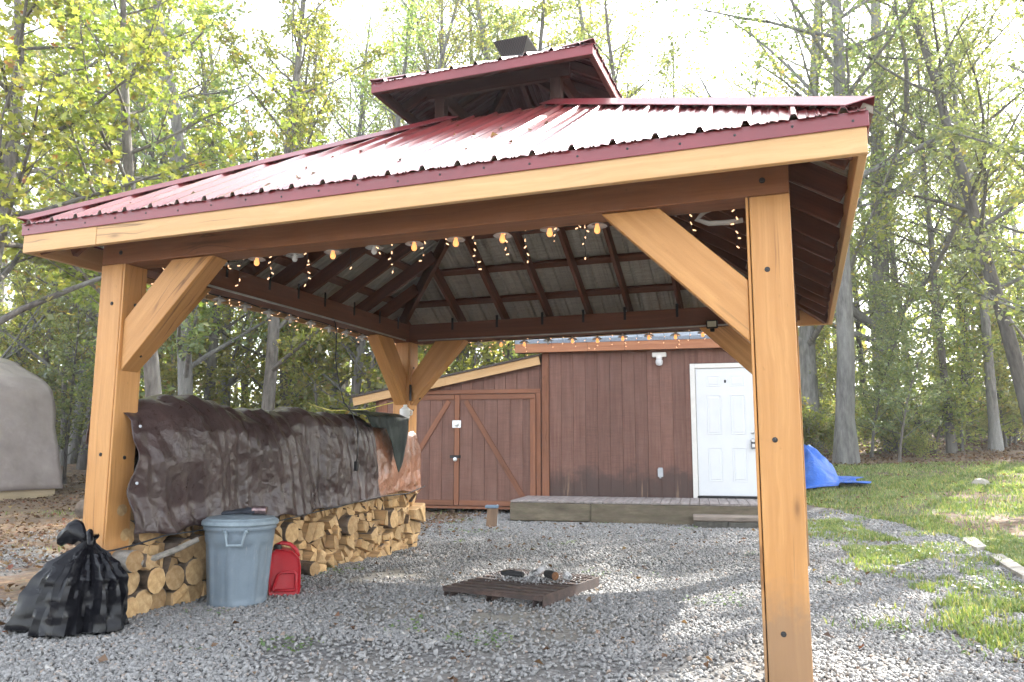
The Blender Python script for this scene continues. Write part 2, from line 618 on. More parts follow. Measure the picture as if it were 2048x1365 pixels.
gx = _axis(-90, 90, -4, 9, .09, 1.10)
gy = _axis(-30, 130, -2, 10, .09, 1.10)
GX, GY = np.meshgrid(gx, gy)
GZ = H(GX, GY) + .012 * (fnoise(GX, GY, 3.0) - .5)
gm, gg = masks(GX, GY)
nx, ny = len(gx), len(gy)
idx = np.arange(nx * ny).reshape(ny, nx)
F = np.stack([idx[:-1, :-1], idx[:-1, 1:], idx[1:, 1:], idx[1:, :-1]], -1).reshape(-1, 4)

DUSTY = np.clip(np.exp(-(((GX - 2.2) / 1.5) ** 2 + ((GY - .95) / .7) ** 2)) * sm((fnoise(GX, GY, 1.9) - .25) / .2) + .6 * np.exp(-(((GX - .95) / .4) ** 2 + ((GY - 2.3) / 1.0) ** 2)), 0, 1)
m = NT("earth_and_gravel")
ge = m.n("ShaderNodeNewGeometry")
P = ge.outputs["Position"]
at_g = m.n("ShaderNodeAttribute", attribute_name="gravel").outputs["Fac"]
at_r = m.n("ShaderNodeAttribute", attribute_name="grass").outputs["Fac"]
n1 = m.noise(P, 1.3, 5, 0.6)
n2 = m.noise(P, 9, 5, 0.65)
n3 = m.noise(P, 60, 4, 0.6)
vor = m.n("ShaderNodeTexVoronoi"); vor.inputs["Scale"].default_value = 42; m.l(P, vor.inputs["Vector"])
vor2 = m.n("ShaderNodeTexVoronoi"); vor2.inputs["Scale"].default_value = 18; m.l(P, vor2.inputs["Vector"])
stone = m.ramp(m.n("ShaderNodeSeparateColor").outputs[0], [(0, 0), (1, 1)])
sepc = m.n("ShaderNodeSeparateColor"); m.l(vor.outputs["Color"], sepc.inputs[0])
stone = m.ramp(sepc.outputs[0], [(0.0, (0.16, 0.16, 0.165)), (0.5, (0.25, 0.25, 0.255)), (1.0, (0.36, 0.36, 0.36))])
stone = m.mix(m.ramp(vor.outputs["Distance"], [(0.25, 0.0), (0.55, 0.7)]), stone, (0.06, 0.055, 0.05))
dust = m.ramp(n2, [(0.3, (0.16, 0.145, 0.125)), (0.7, (0.27, 0.25, 0.215))])
gr = m.mix(m.ramp(n1, [(0.42, 0.05), (0.66, 0.75)]), stone, dust)
at_d = m.n("ShaderNodeAttribute", attribute_name="dusty").outputs["Fac"]
gr = m.mix(m.math('MULTIPLY', at_d, .9), gr, m.ramp(n2, [(.3, (.19, .175, .145)), (.7, (.31, .285, .235))]))
soil = m.ramp(n2, [(0.25, (0.055, 0.038, 0.026)), (0.5, (0.13, 0.092, 0.062)), (0.75, (0.24, 0.18, 0.125))])
sep2 = m.n("ShaderNodeSeparateColor"); m.l(vor2.outputs["Color"], sep2.inputs[0])
leafc = m.ramp(sep2.outputs[1], [(0, (0.09, 0.045, 0.025)), (.4, (0.19, 0.11, 0.06)), (.7, (0.28, 0.18, 0.10)), (1, (0.13, 0.12, 0.06))])
soil = m.mix(m.ramp(m.noise(P, 5, 4, .6), [(0.42, 0.0), (0.55, 0.85)]), soil, leafc)
turf = m.ramp(n2, [(0.25, (0.06, 0.08, 0.025)), (0.55, (0.12, 0.15, 0.045)), (0.8, (0.19, 0.18, 0.08))])
c = m.mix(at_g, soil, gr)
brk = m.ramp(m.math('ADD', m.math('MULTIPLY', at_r, 1.0), m.math('MULTIPLY', m.math('SUBTRACT', n2, 0.5), 0.9)), [(0.5, 0.0), (0.8, 0.75)])
c = m.mix(brk, c, turf)
m.base(c).set(Roughness=0.95)
m.bump(m.math('ADD', vor.outputs["Distance"], n3), 0.5, 0.012)
EARTH = m.m
ground = mk_np("ground", np.stack([GX, GY, GZ], -1).reshape(-1, 3), F, EARTH, smooth=True, col_attr={"gravel": gm.ravel(), "grass": gg.ravel(), "dusty": DUSTY.ravel()})
kind(ground, "structure")

# ------------------------------------------------------------------ loose ground cover
PIT = (2.30, 1.95)

def in_view(x, y, z, m=0.05):
    dx = np.stack([x - CAM.x, y - CAM.y, z - CAM.z], -1)
    d = dx @ np.array(_fw)
    u = (dx @ np.array(_r2)) / np.maximum(d, .01) * 1561.35 / 2048
    v = (dx @ np.array(_u2)) / np.maximum(d, .01) * 1561.35 / 2048
    return (d > .3) & (np.abs(u) < .5 + m) & (np.abs(v) < .333 + m)

def scatter_stones(n, x0, x1, y0, y1, smin, smax, seed):
    g = np.random.default_rng(seed)
    x = g.uniform(x0, x1, n); y = g.uniform(y0, y1, n)
    gv, gs = masks(x, y)
    bare = np.exp(-(((x - 2.2) / 1.25) ** 2 + ((y - 1.0) / .55) ** 2)) * .97 * sm((fnoise(x, y, 1.9) - .28) / .16)
    bare2 = .8 * sm((fnoise(x + 4, y + 8, .9) - .58) / .12)
    bare3 = .9 * np.exp(-(((x - .9) / .35) ** 2 + ((y - 2.3) / .9) ** 2))
    keep = g.random(n) < gv * (1 - .5 * gs) * (1 - bare) * (1 - bare2) * (1 - bare3)
    keep &= in_view(x, y, H(x, y), .12)
    x, y = x[keep], y[keep]
    n = len(x)
    s = g.uniform(smin, smax, n) * (1 + 0.6 * (g.random(n) < .06))
    cube = np.array([[-1, -1, -1], [1, -1, -1], [1, 1, -1], [-1, 1, -1], [-1, -1, 1], [1, -1, 1], [1, 1, 1], [-1, 1, 1]], float) * .5
    V = cube[None] * (1 + g.uniform(-.42, .42, (n, 8, 3)))
    V *= np.stack([g.uniform(.7, 1.3, n), g.uniform(.6, 1.1, n), g.uniform(.40, .72, n)], -1)[:, None]
    V *= s[:, None, None]
    # random rotation
    q = g.normal(size=(n, 4)) * np.array([1, .35, .35, 1.2]); q /= np.linalg.norm(q, axis=1)[:, None]
    w, a, b, c = q.T
    Rm = np.stack([np.stack([1 - 2 * (b * b + c * c), 2 * (a * b - c * w), 2 * (a * c + b * w)], -1),
                   np.stack([2 * (a * b + c * w), 1 - 2 * (a * a + c * c), 2 * (b * c - a * w)], -1),
                   np.stack([2 * (a * c - b * w), 2 * (b * c + a * w), 1 - 2 * (a * a + b * b)], -1)], 1)
    V = np.einsum('nij,nkj->nki', Rm, V)
    z = H(x, y) + .008 + s * .18 * g.uniform(-.4, 1.2, n)
    V += np.stack([x, y, z], -1)[:, None]
    f = np.array([[0, 3, 2, 1], [4, 5, 6, 7], [0, 1, 5, 4], [1, 2, 6, 5], [2, 3, 7, 6], [3, 0, 4, 7]])
    Fc = (f[None] + 8 * np.arange(n)[:, None, None]).reshape(-1, 4)
    tone = np.repeat(g.random(n), 8)
    return V.reshape(-1, 3), Fc, tone

m = NT("crushed_stone")
tn_ = m.n("ShaderNodeAttribute", attribute_name="tone").outputs["Fac"]
ge = m.n("ShaderNodeNewGeometry")
gn = m.noise(ge.outputs["Position"], 90, 3, .6)
c = m.ramp(tn_, [(0.0, (0.20, 0.196, 0.188)), (0.25, (0.255, 0.25, 0.238)), (0.6, (0.31, 0.304, 0.29)), (0.9, (0.365, 0.358, 0.342)), (0.96, (0.33, 0.25, 0.19)), (1.0, (0.50, 0.48, 0.45))])
c = m.mix(m.ramp(gn, [(.3, .35), (.6, 0)]), c, (0.12, .115, .11))
m.base(c).set(Roughness=0.85)
STONE = m.m
pv, pf, pt = [], [], []
off = 0
for args in ((150000, -1.8, 6.2, -1.2, 3.2, .009, .0195, 1), (92000, -2.5, 6.5, 3.0, 9.4, .012, .023, 2), (22000, -5.5, 0, -.8, 8, .011, .024, 5)):
    v, f, t = scatter_stones(*args)
    pv.append(v); pf.append(f + off); pt.append(t); off += len(v)
gravel = mk_np("gravel", np.concatenate(pv), np.concatenate(pf), STONE, col_attr={"tone": np.concatenate(pt)})
tag(kind(gravel, "stuff"), "grey crushed stone spread under and around the pavilion", "gravel")

def blades(x, y, hgt, wid, g, lean=.5):
    n = len(x)
    z = H(x, y)
    a = g.uniform(0, 2 * np.pi, n)
    d = np.stack([np.cos(a), np.sin(a)], -1)
    pr = np.stack([-d[:, 1], d[:, 0]], -1)
    h = hgt * g.uniform(.5, 1.25, n)
    w = wid * g.uniform(.6, 1.3, n)
    ln = h * g.uniform(.1, lean * 2, n)
    base = np.stack([x, y, z], -1)
    V = np.zeros((n, 5, 3))
    V[:, 0] = base; V[:, 0, :2] -= pr * w[:, None] * .5
    V[:, 1] = base; V[:, 1, :2] += pr * w[:, None] * .5
    mid = base.copy(); mid[:, 2] += h * .6; mid[:, :2] += d * (ln * .35)[:, None]
    V[:, 2] = mid; V[:, 2, :2] += pr * w[:, None] * .4
    V[:, 3] = mid; V[:, 3, :2] -= pr * w[:, None] * .4
    tip = base.copy(); tip[:, 2] += h; tip[:, :2] += d * ln[:, None]
    V[:, 4] = tip
    o = 5 * np.arange(n)[:, None]
    tri = np.concatenate([np.array([[0, 1, 2]]) + o[:, None], np.array([[0, 2, 3]]) + o[:, None], np.array([[3, 2, 4]]) + o[:, None]], 1).reshape(-1, 3)
    return V.reshape(-1, 3), tri, np.repeat(g.random(n), 5)

def leaf_shader(name, stops, trans=0.5, rough=0.45, tree_var=True, attr=None, gloss=0.06):
    m = NT(name)
    if attr:
        f = m.n("ShaderNodeAttribute", attribute_name=attr).outputs["Fac"]
    else:
        f = m.n("ShaderNodeNewGeometry").outputs["Random Per Island"]
    c = m.ramp(f, stops)
    if tree_var:
        oi = m.n("ShaderNodeObjectInfo")
        hs = m.n("ShaderNodeHueSaturation")
        m.l(m.math('ADD', m.math('MULTIPLY', oi.outputs["Random"], 0.05), 0.475), hs.inputs["Hue"])
        m.l(m.math('ADD', m.math('MULTIPLY', oi.outputs["Random"], 0.35), 0.82), hs.inputs["Value"])
        m.l(c, hs.inputs["Color"])
        c = hs.outputs[0]
    df = m.n("ShaderNodeBsdfDiffuse"); m.l(c, df.inputs[0])
    tr = m.n("ShaderNodeBsdfTranslucent")
    sat = m.mix(1.0, c, (1.50, 1.45, .80), 'MULTIPLY')
    m.l(sat, tr.inputs[0])
    mx = m.n("ShaderNodeMixShader"); mx.inputs[0].default_value = trans
    m.l(df.outputs[0], mx.inputs[1]); m.l(tr.outputs[0], mx.inputs[2])
    gl = m.n("ShaderNodeBsdfGlossy"); gl.inputs["Roughness"].default_value = rough
    gl.inputs[0].default_value = (1, 1, 1, 1)
    mx2 = m.n("ShaderNodeMixShader"); mx2.inputs[0].default_value = gloss
    m.l(mx.outputs[0], mx2.inputs[1]); m.l(gl.outputs[0], mx2.inputs[2])
    m.t.nodes.remove(m.b)
    m.l(mx2.outputs[0], m.out.inputs[0])
    return m.m

GRASSM = leaf_shader("grass_blade", [(0, (0.09, 0.15, 0.035)), (.5, (0.17, 0.25, 0.065)), (.8, (0.27, 0.30, 0.10)), (1, (0.38, 0.33, 0.16))], .45, .5, False, "tone")
g = np.random.default_rng(11)
x = np.concatenate([g.uniform(4.1, 6.6, 80000), g.uniform(3.5, 14, 150000), g.uniform(-8, 0, 9000)])
y = np.concatenate([g.uniform(.5, 8.6, 80000), g.uniform(3, 18, 150000), g.uniform(-1, 9, 9000)])
_, gs = masks(x, y)
cl = fnoise(x, y, 3.2)
k = (g.random(len(x)) < gs * (.25 + .75 * sm((cl - .30) / .22))) & in_view(x, y, H(x, y), .1)
x, y = x[k], y[k]
V, Fb, tone = blades(x, y, .035 + .045 * fnoise(x, y, 1.5), .006 + .0007 * np.hypot(x - CAM.x, y - CAM.y), g)
gr_o = mk_np("grass", V, Fb, GRASSM, col_attr={"tone": tone})
tag(kind(gr_o, "stuff"), "patchy short green grass beside the gravel and on the slope", "grass")

def leafcards(P, N, size, g, fold=.25, aspect=.62):
    """folded rhombic leaves: P (n,3), N normals (n,3)"""
    n = len(P)
    N = N / np.maximum(np.linalg.norm(N, axis=1)[:, None], 1e-6)
    t = g.normal(size=(n, 3))
    t -= N * (t * N).sum(1)[:, None]
    t /= np.maximum(np.linalg.norm(t, axis=1)[:, None], 1e-6)
    b = np.cross(N, t)
    s = (size * g.uniform(.45, 1.35, n))[:, None]
    V = np.zeros((n, 4, 3))
    V[:, 0] = P - t * s * .5
    V[:, 1] = P + b * s * aspect * .5 + N * s * fold * .5 - t * s * .05
    V[:, 2] = P + t * s * .5 - N * s * .08
    V[:, 3] = P - b * s * aspect * .5 + N * s * fold * .5 - t * s * .05
    o = 4 * np.arange(n)[:, None]
    tri = np.concatenate([np.array([[0, 1, 2]]) + o[:, None], np.array([[0, 2, 3]]) + o[:, None]], 1).reshape(-1, 3)
    return V.reshape(-1, 3), tri

# clover-like weeds creeping over the gravel edge
WEEDM = leaf_shader("weed_leaf", [(0, (0.06, 0.12, 0.03)), (.6, (0.12, 0.21, 0.06)), (1, (0.20, 0.27, 0.08))], .4, .4, False, "tone", .1)
x = np.concatenate([g.uniform(4.2, 7.5, 26000), g.uniform(-1, 5.3, 26000)]); y = np.concatenate([g.uniform(.5, 7, 26000), g.uniform(-.5, 8.2, 26000)])
gv, gs = masks(x, y)
edge = np.concatenate([np.full(26000, 1.), np.full(26000, 0.)])
spots = (fnoise(x + 31, y + 17, 1.9) > .735)
k = (g.random(len(x)) < edge * gs * sm((fnoise(x + 9, y, 2.6) - .42) / .2) + (1 - edge) * gv * spots) & in_view(x, y, H(x, y), .1)
x, y = x[k], y[k]
P3 = np.stack([x, y, H(x, y) + g.uniform(.012, .05, len(x))], -1)
N3 = np.stack([g.normal(0, .35, len(x)), g.normal(0, .35, len(x)), np.ones(len(x))], -1)
V, Fb = leafcards(P3, N3, .028, g, .2, .8)
wd = mk_np("weeds", V, Fb, WEEDM, col_attr={"tone": np.repeat(g.random(len(x)), 4)})
tag(kind(wd, "stuff"), "low leafy weeds creeping over the gravel edges", "weeds")

LITTERM = leaf_shader("dead_leaf", [(0, (0.07, 0.038, 0.024)), (.35, (0.13, 0.072, 0.042)), (.6, (0.19, 0.12, 0.072)), (.85, (0.25, 0.18, 0.12)), (.95, (0.22, 0.065, 0.038)), (1, (0.30, 0.24, 0.10))], .25, .6, False, "tone", .03)
x = np.concatenate([g.uniform(-14, -.4, 17000), g.uniform(3.5, 20, 22000), g.uniform(-1, 5.5, 330), g.uniform(-6, .1, 2600)])
y = np.concatenate([g.uniform(-1, 24, 17000), g.uniform(8, 26, 22000), g.uniform(-1, 8, 330), g.uniform(-1.2, 6, 2600)])
k = in_view(x, y, H(x, y), .1) & (fnoise(x, y, 1.0) > .3) & ((x < 3.4) | (y < 8) | (y > 15 + 5 * fnoise(x, y, .5)) | (g.random(len(x)) < .12))
x, y = x[k], y[k]
P3 = np.stack([x, y, H(x, y) + g.uniform(.012, .035, len(x))], -1)
N3 = np.stack([g.normal(0, .5, len(x)), g.normal(0, .5, len(x)), np.ones(len(x))], -1)
V, Fb = leafcards(P3, N3, .036 + .0016 * np.hypot(x - CAM.x, y - CAM.y), g, .5, .8)
lt = mk_np("leaf_litter", V, Fb, LITTERM, col_attr={"tone": np.repeat(g.random(len(x)), 4)})
tag(kind(lt, "stuff"), "fallen brown and red leaves scattered on the ground", "leaf litter")
# ------------------------------------------------------------------ pavilion
W, D = 4.317, 4.177
PW, PT, PS = .184, .018, .193
ZB, BI, BH = 2.263, .186, .20
OV, ZF, FH, TN, ZE = .323, 2.299, .118, .60, 2.495
STOP = 2.0                     # how far up-slope the panels run before the cupola opening
pav = empty("pavilion", (0, 0, 0), label="open timber pavilion with red metal hip roof and raised cupola", cat="pavilion")

_bolt = None
def bolt(parent, loc, axis, r=.013):
    """round bolt head with washer; axis = outward normal"""
    global _bolt
    M = Matrix.Translation(loc) @ Vector(axis).to_track_quat('Z', 'Y').to_matrix().to_4x4()
    if _bolt is None:
        V, F = lathe_geo([(1.0, -.2), (1.0, .15), (.62, .16), (.6, .55), (.35, .62)], 10)
        _bolt = mk("bolt", V, F, BOLTM, parent, Mw=M @ Matrix.Scale(r, 4))
        return _bolt
    return share(_bolt, parent, M @ Matrix.Scale(r, 4))

def post(x0, x1, y0, y1, inner):
    """inner = +1: loose plank on the +x side, -1: on the -x side"""
    if inner > 0:
        xa, xb, pa, pb = x0, x1 - PT, x1 - PT + .004, x1
    else:
        xa, xb, pa, pb = x0 + PT, x1, x0, x0 + PT - .005
    p = box("post", (xa, y0, -.05), (xb, y1, ZB), CEDAR, pav, .004, 'z')
    q = bpy.data.objects.new("plank", box_mesh(ZB + .05, y1 - y0 - .004, abs(pb - pa), .003, CEDAR, "plank"))
    place(q, Matrix.Translation(((pa + pb) / 2, (y0 + y1) / 2, (ZB - .05) / 2)) @ Matrix.Rotation(R(-90), 4, 'Y'), p)
    return p

S2 = PW + PT
p = post(0, S2, 0, PS, 1)
for z in (2.0, 1.02):
    bolt(p, (PW * .62, 0, z), (0, -1, 0))
for z in (2.0, 1.0, .35):
    bolt(p, (S2, PS * .55, z), (1, 0, 0))
p = post(W - S2, W, 0, PS, -1)
for z in (1.90, 1.10, .245):
    bolt(p, (W - PW * .62, 0, z), (0, -1, 0))
p = post(0, S2, D - PS, D, 1)
for xx, z in ((.1, 2.0), (.1, 1.45)):
    bolt(p, (xx, D - PS, z), (0, -1, 0))
for z in (1.98, 1.5):
    bolt(p, (S2, D - PS * .5, z), (1, 0, 0))
post(W - S2, W, D - PS, D, -1)

# beams
fb = box("beam", (0, 0, ZB + .002), (W, BI, ZB + BH), BEAMW, pav, .004, 'x')
bolt(fb, (.19 - .03, 0, ZB + .075), (0, -1, 0), .015); bolt(fb, (W - .12, 0, ZB + .075), (0, -1, 0), .015)
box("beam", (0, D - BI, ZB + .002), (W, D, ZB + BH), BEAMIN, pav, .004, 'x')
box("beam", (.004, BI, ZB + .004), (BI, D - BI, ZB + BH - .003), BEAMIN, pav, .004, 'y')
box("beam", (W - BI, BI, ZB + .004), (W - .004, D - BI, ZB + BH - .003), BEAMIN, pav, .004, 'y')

# braces: prism in a vertical plane, cut plumb and level
def brace(a0, a1, b0, b1, plane, c0, c1, mat=CEDAR):
    """a0,a1 along the beam (near, far from post) at ZB ; b0,b1 heights at the post; plane 'x' or 'y' runs along that axis; s = post face coordinate"""
    pts = [(a0[0], a0[1]), (a1[0], a1[1]), (b1[0], b1[1]), (b0[0], b0[1])]
    ctr = Vector((sum(p[0] for p in pts) / 4, sum(p[1] for p in pts) / 4))
    dv = (Vector(pts[0]) + Vector(pts[1])) / 2 - (Vector(pts[2]) + Vector(pts[3])) / 2
    dv.normalize()
    # local frame with X along the brace
    X = Vector((dv.x, 0, dv.y)) if plane == 'x' else Vector((0, dv.x, dv.y))
    Y = Vector((0, 1, 0)) if plane == 'x' else Vector((1, 0, 0))
    Z = X.cross(Y)
    cm = (c0 + c1) / 2
    O = Vector((ctr.x, cm, ctr.y)) if plane == 'x' else Vector((cm, ctr.x, ctr.y))
    M = Matrix(((X.x, Y.x, Z.x, O.x), (X.y, Y.y, Z.y, O.y), (X.z, Y.z, Z.z, O.z), (0, 0, 0, 1)))
    Mi = M.inverted()
    V = []
    for c in (c0, c1):
        for (h, z) in pts:
            V.append(Mi @ (Vector((h, c, z)) if plane == 'x' else Vector((c, h, z))))
    bm = bmesh.new()
    vs = [bm.verts.new(v) for v in V]
    for f in ((0, 1, 2, 3), (7, 6, 5, 4), (0, 4, 5, 1), (1, 5, 6, 2), (2, 6, 7, 3), (3, 7, 4, 0)):
        bm.faces.new([vs[i] for i in f])
    bmesh.ops.recalc_face_normals(bm, faces=bm.faces)
    bmesh.ops.bevel(bm, geom=list(bm.edges), offset=.004, segments=1, affect='EDGES')
    me = bpy.data.meshes.new("brace"); bm.to_mesh(me); bm.free()
    me.materials.append(mat)
    o = bpy.data.objects.new("brace", me)
    return place(o, M, pav)

zt = ZB - .001
e = .003
y0b, y1b = .022, .165
b = brace((.57, zt), (.90, zt), (S2 + e, 1.89), (S2 + e, 1.555), 'x', y0b, y1b)
bolt(b, (.30, .085, 1.655), (.7, 0, -.7))
b = brace((W - .62, zt), (W - .92, zt), (W - S2 - e, 1.86), (W - S2 - e, 1.56), 'x', y0b, y1b)
b = brace((.50, zt), (.86, zt), (S2 + e, 1.89), (S2 + e, 1.555), 'x', D - y1b, D - y0b)
bolt(b, (.28, D - .085, 1.63), (.7, 0, -.7))
b = brace((W - .62, zt), (W - .92, zt), (W - S2 - e, 1.86), (W - S2 - e, 1.56), 'x', D - y1b, D - y0b)
for (xa, xb) in ((y0b, y1b), (W - y1b, W - y0b)):
    brace((D - PS - .33, zt), (D - PS - .66, zt), (D - PS - e, 1.89), (D - PS - e, 1.555), 'y', xa, xb)
    brace((PS + .33, zt), (PS + .66, zt), (PS + e, 1.89), (PS + e, 1.555), 'y', xa, xb)
# black steel plates where the back left braces meet their post
for nm, lo, hi in (("strap", (S2 + .002, D - PS - .006, 1.60), (S2 + .03, D - PS + .0, 1.78)), ("strap", (.0 + .015, D - PS - .007, 1.60), (.055, D - PS - .0015, 1.78))):
    s = box(nm, lo, hi, BLACKMETAL, pav, .001, 'z')

# rafters, hips, purlins ; each side is described by eave direction
def side_frames():
    # origin at the left end of the eave seen from outside, E along the eave, S up-slope (horizontal), length
    return [(Vector((-OV, -OV, 0)), Vector((1, 0, 0)), Vector((0, 1, 0)), W + 2 * OV),
            (Vector((W + OV, -OV, 0)), Vector((0, 1, 0)), Vector((-1, 0, 0)), D + 2 * OV),
            (Vector((W + OV, D + OV, 0)), Vector((-1, 0, 0)), Vector((0, -1, 0)), W + 2 * OV),
            (Vector((-OV, D + OV, 0)), Vector((0, -1, 0)), Vector((1, 0, 0)), D + 2 * OV)]
SF = side_frames()
def on(side, e, s, dz=0.0):
    O, E, S, L = SF[side]
    return O + E * e + S * s + Vector((0, 0, ZE + TN * s + dz))

RAFT = [[.72, 1.25, 1.77, 2.22, 2.66, 3.19, 3.66], [.5, .98, 1.5, 1.9, 2.31, 2.82, 3.32, 3.72]]
RH = .125
for sd in range(4):
    L = SF[sd][3]
    pos = RAFT[0] if sd in (0, 2) else RAFT[1]
    if sd in (1,):
        es = [OV + v for v in pos]
    elif sd == 0:
        es = [OV + v for v in pos]
    else:
        es = [L - OV - v for v in pos]
    for e_ in sorted(es + [.32, L - .32]):
        s1 = min(e_, L - e_, STOP) - .045
        if s1 < .12:
            continue
        dz = -.050 - RH * .5 * math.sqrt(1 + TN * TN)
        r_ = member("rafter", on(sd, e_, .045, dz), on(sd, e_, s1, dz), .038, RH, REDWOOD, pav)
        # hanger strap on the inner beam face
        if .5 < e_ < L - .5:
            pin = SF[sd][0] + SF[sd][1] * e_ + SF[sd][2] * (OV + BI + .0025)
            zt_ = ZB + BH
            h = member("hanger", pin + Vector((0, 0, zt_ - .085)), pin + Vector((0, 0, zt_ + .05)), .026, .003, BLACKMETAL, r_, up=SF[sd][2], Mw=Matrix.Identity(4), bev=0)
    for s_ in (.40, .81, 1.23, 1.65, 1.94):
        a = on(sd, s_ + .02, s_, -.005 - .019); bb = on(sd, L - s_ - .02, s_, -.005 - .019)
        nrm = (SF[sd][2] * -TN + Vector((0, 0, 1))).normalized()
        member("purlin", a, bb, .085, .034, REDWOOD, pav, up=nrm)
for sd in range(4):
    a = on(sd, .05, .05, -.15); bb = on(sd, STOP, STOP, -.15)
    member("hip_rafter", a, bb, .045, .16, REDWOOD, pav)
# curb round the cupola opening
for sd in range(4):
    L = SF[sd][3]
    a = on(sd, STOP + .0, STOP - .01, -.08); bb = on(sd, L - STOP, STOP - .01, -.08)
    member("curb", a, bb, .05, .15, REDWOOD, pav)

# metal panels: ribbed, red above and bare metal below
def rib_profile(e, rib0, pitch=.2):
    t = ((e - rib0) / pitch + .5) % 1.0 - .5
    d = abs(t) * pitch
    if d < .0085:
        return .026
    if d < .021:
        return .026 * (1 - (d - .0085) / .0125)
    for k in (.058, .092):
        if abs(d - k) < .0075:
            return .0075
    return 0.0

def rib_samples(e0, e1, rib0, pitch=.2):
    k0 = math.floor((e0 - rib0) / pitch) - 1
    k1 = math.ceil((e1 - rib0) / pitch) + 1
    out = {round(e0, 5), round(e1, 5)}
    for k in range(k0, k1 + 1):
        c = rib0 + k * pitch
        for d in (-.1, -.098, -.092, -.0845, -.0655, -.058, -.0505, -.021, -.0085, .0085, .021, .0505, .058, .0655, .0845, .092):
            x = c + d
            if e0 < x < e1:
                out.add(round(x, 5))
    return sorted(out)

def panel(name, e0, e1, rib0, smax, P3, parent, under, over=.03, top=REDMETAL, extra=()):
    es = sorted(set(rib_samples(e0, e1, rib0)) | {c for c in extra if e0 < c < e1})
    # add points where the panel outline changes direction
    V, F, mi = [], [], []
    cols = []
    for e in es:
        s1 = smax(e)
        h = rib_profile(e, rib0)
        if s1 < 0:
            s1 = -over + .001
        cols.append((e, s1, h))
    n = len(cols)
    for lay in (0, 1):
        for (e, s1, h) in cols:
            for s in (-over, s1):
                V.append(P3(e, s, h - .0022 * lay))
    for i in range(n - 1):
        F.append((2 * i, 2 * i + 2, 2 * i + 3, 2 * i + 1)); mi.append(0)
        o = 2 * n
        F.append((o + 2 * i, o + 2 * i + 1, o + 2 * i + 3, o + 2 * i + 2)); mi.append(1)
        F.append((2 * i, o + 2 * i, o + 2 * i + 2, 2 * i + 2)); mi.append(0)
        F.append((2 * i + 1, 2 * i + 3, o + 2 * i + 3, o + 2 * i + 1)); mi.append(0)
    return mk(name, V, F, [top, under], parent, mi)

PANELW = .8
for sd in range(4):
    L = SF[sd][3]
    rib0 = .15 + OV if sd in (0, 2) else .2
    e = rib0 - .1 - PANELW
    while e < L:
        a, bb = max(e, 0), min(e + PANELW, L)
        if bb - a > .02:
            panel_s = lambda q, L=L: min(q, L - q, STOP)
            P3 = lambda q, s, h, sd=sd: on(sd, q, s, h)
            po = panel("roof_panel", a, bb, rib0, panel_s, P3, pav, UNDERMETAL, extra=(STOP, L - STOP))
        e += PANELW
# folded hip caps stand proud on the ribs
for sd in range(4):
    n0 = (SF[sd][2] * -TN + Vector((0, 0, 1))).normalized()
    pv_ = (sd - 1) % 4
    V, F = [], []
    L1 = SF[pv_][3]
    wcap = .115
    def hp(s):
        c = on(sd, s, s, .056)
        a = on(sd, s + wcap, s - .0, .034) if True else None
        b_ = on(pv_, L1 - s - wcap, s, .034)
        return c, a, b_
    st = [-.035, .5, 1.0, 1.5, STOP + .02]
    for s in st:
        c, a, b_ = hp(s)
        # plan direction of the hip is the diagonal; wings follow each slope
        V += [a, c, b_, a - Vector((0, 0, .004)), c - Vector((0, 0, .004)), b_ - Vector((0, 0, .004))]
    for i in range(len(st) - 1):
        k = 6 * i
        F += [(k, k + 6, k + 7, k + 1), (k + 1, k + 7, k + 8, k + 2), (k + 3, k + 4, k + 10, k + 9), (k + 4, k + 5, k + 11, k + 10),
              (k, k + 3, k + 9, k + 6), (k + 2, k + 8, k + 11, k + 5)]
    F += [(0, 1, 4, 3), (1, 2, 5, 4)]
    k = 6 * (len(st) - 1)
    F += [(k, k + 3, k + 4, k + 1), (k + 1, k + 4, k + 5, k + 2)]
    mk("hip_cap", V, F, TRIMRED, pav)

# fascia boards and red drip trim
zf1 = ZF + FH + .04
XJ = .30
box("fascia", (-OV, -OV, ZF), (XJ, -OV + .038, zf1), FASCIA, pav, .003, 'x')
box("fascia", (XJ + .0025, -OV + .001, ZF + .001), (W + OV, -OV + .039, zf1), FASCIA, pav, .003, 'x')
box("fascia", (-OV, D + OV - .038, ZF), (W + OV, D + OV, zf1), FASCIA, pav, .003, 'x')
box("fascia", (-OV + .001, -OV + .040, ZF + .001), (-OV + .038, D + OV - .040, zf1), FASCIA, pav, .003, 'y')
box("fascia", (W + OV - .038, -OV + .040, ZF + .001), (W + OV - .001, D + OV - .040, zf1), FASCIA, pav, .003, 'y')
zd0, zd1 = ZF + FH - .004, ZE - .012
screws = []
for nm, lo, hi, ax, ln in (("drip_edge", (-OV - .010, -OV - .010, zd0), (W + OV + .010, -OV - .004, zd1), 'x', (0, -1)),
                           ("drip_edge", (-OV - .010, D + OV + .004, zd0), (W + OV + .010, D + OV + .010, zd1), 'x', (0, 1)),
                           ("drip_edge", (-OV - .010, -OV - .003, zd0), (-OV - .004, D + OV + .003, zd1), 'y', (-1, 0)),
                           ("drip_edge", (W + OV + .004, -OV - .003, zd0), (W + OV + .010, D + OV + .003, zd1), 'y', (1, 0))):
    de = box(nm, lo, hi, TRIMRED, pav, .002, ax)
    if ln == (0, -1):
        for k in range(21):
            bolt(de, (-OV + .05 + k * .243, -OV - .010, zd0 + .035 + .006 * math.sin(k * 2.1)), (0, -1, 0), .0062).name = "screw"
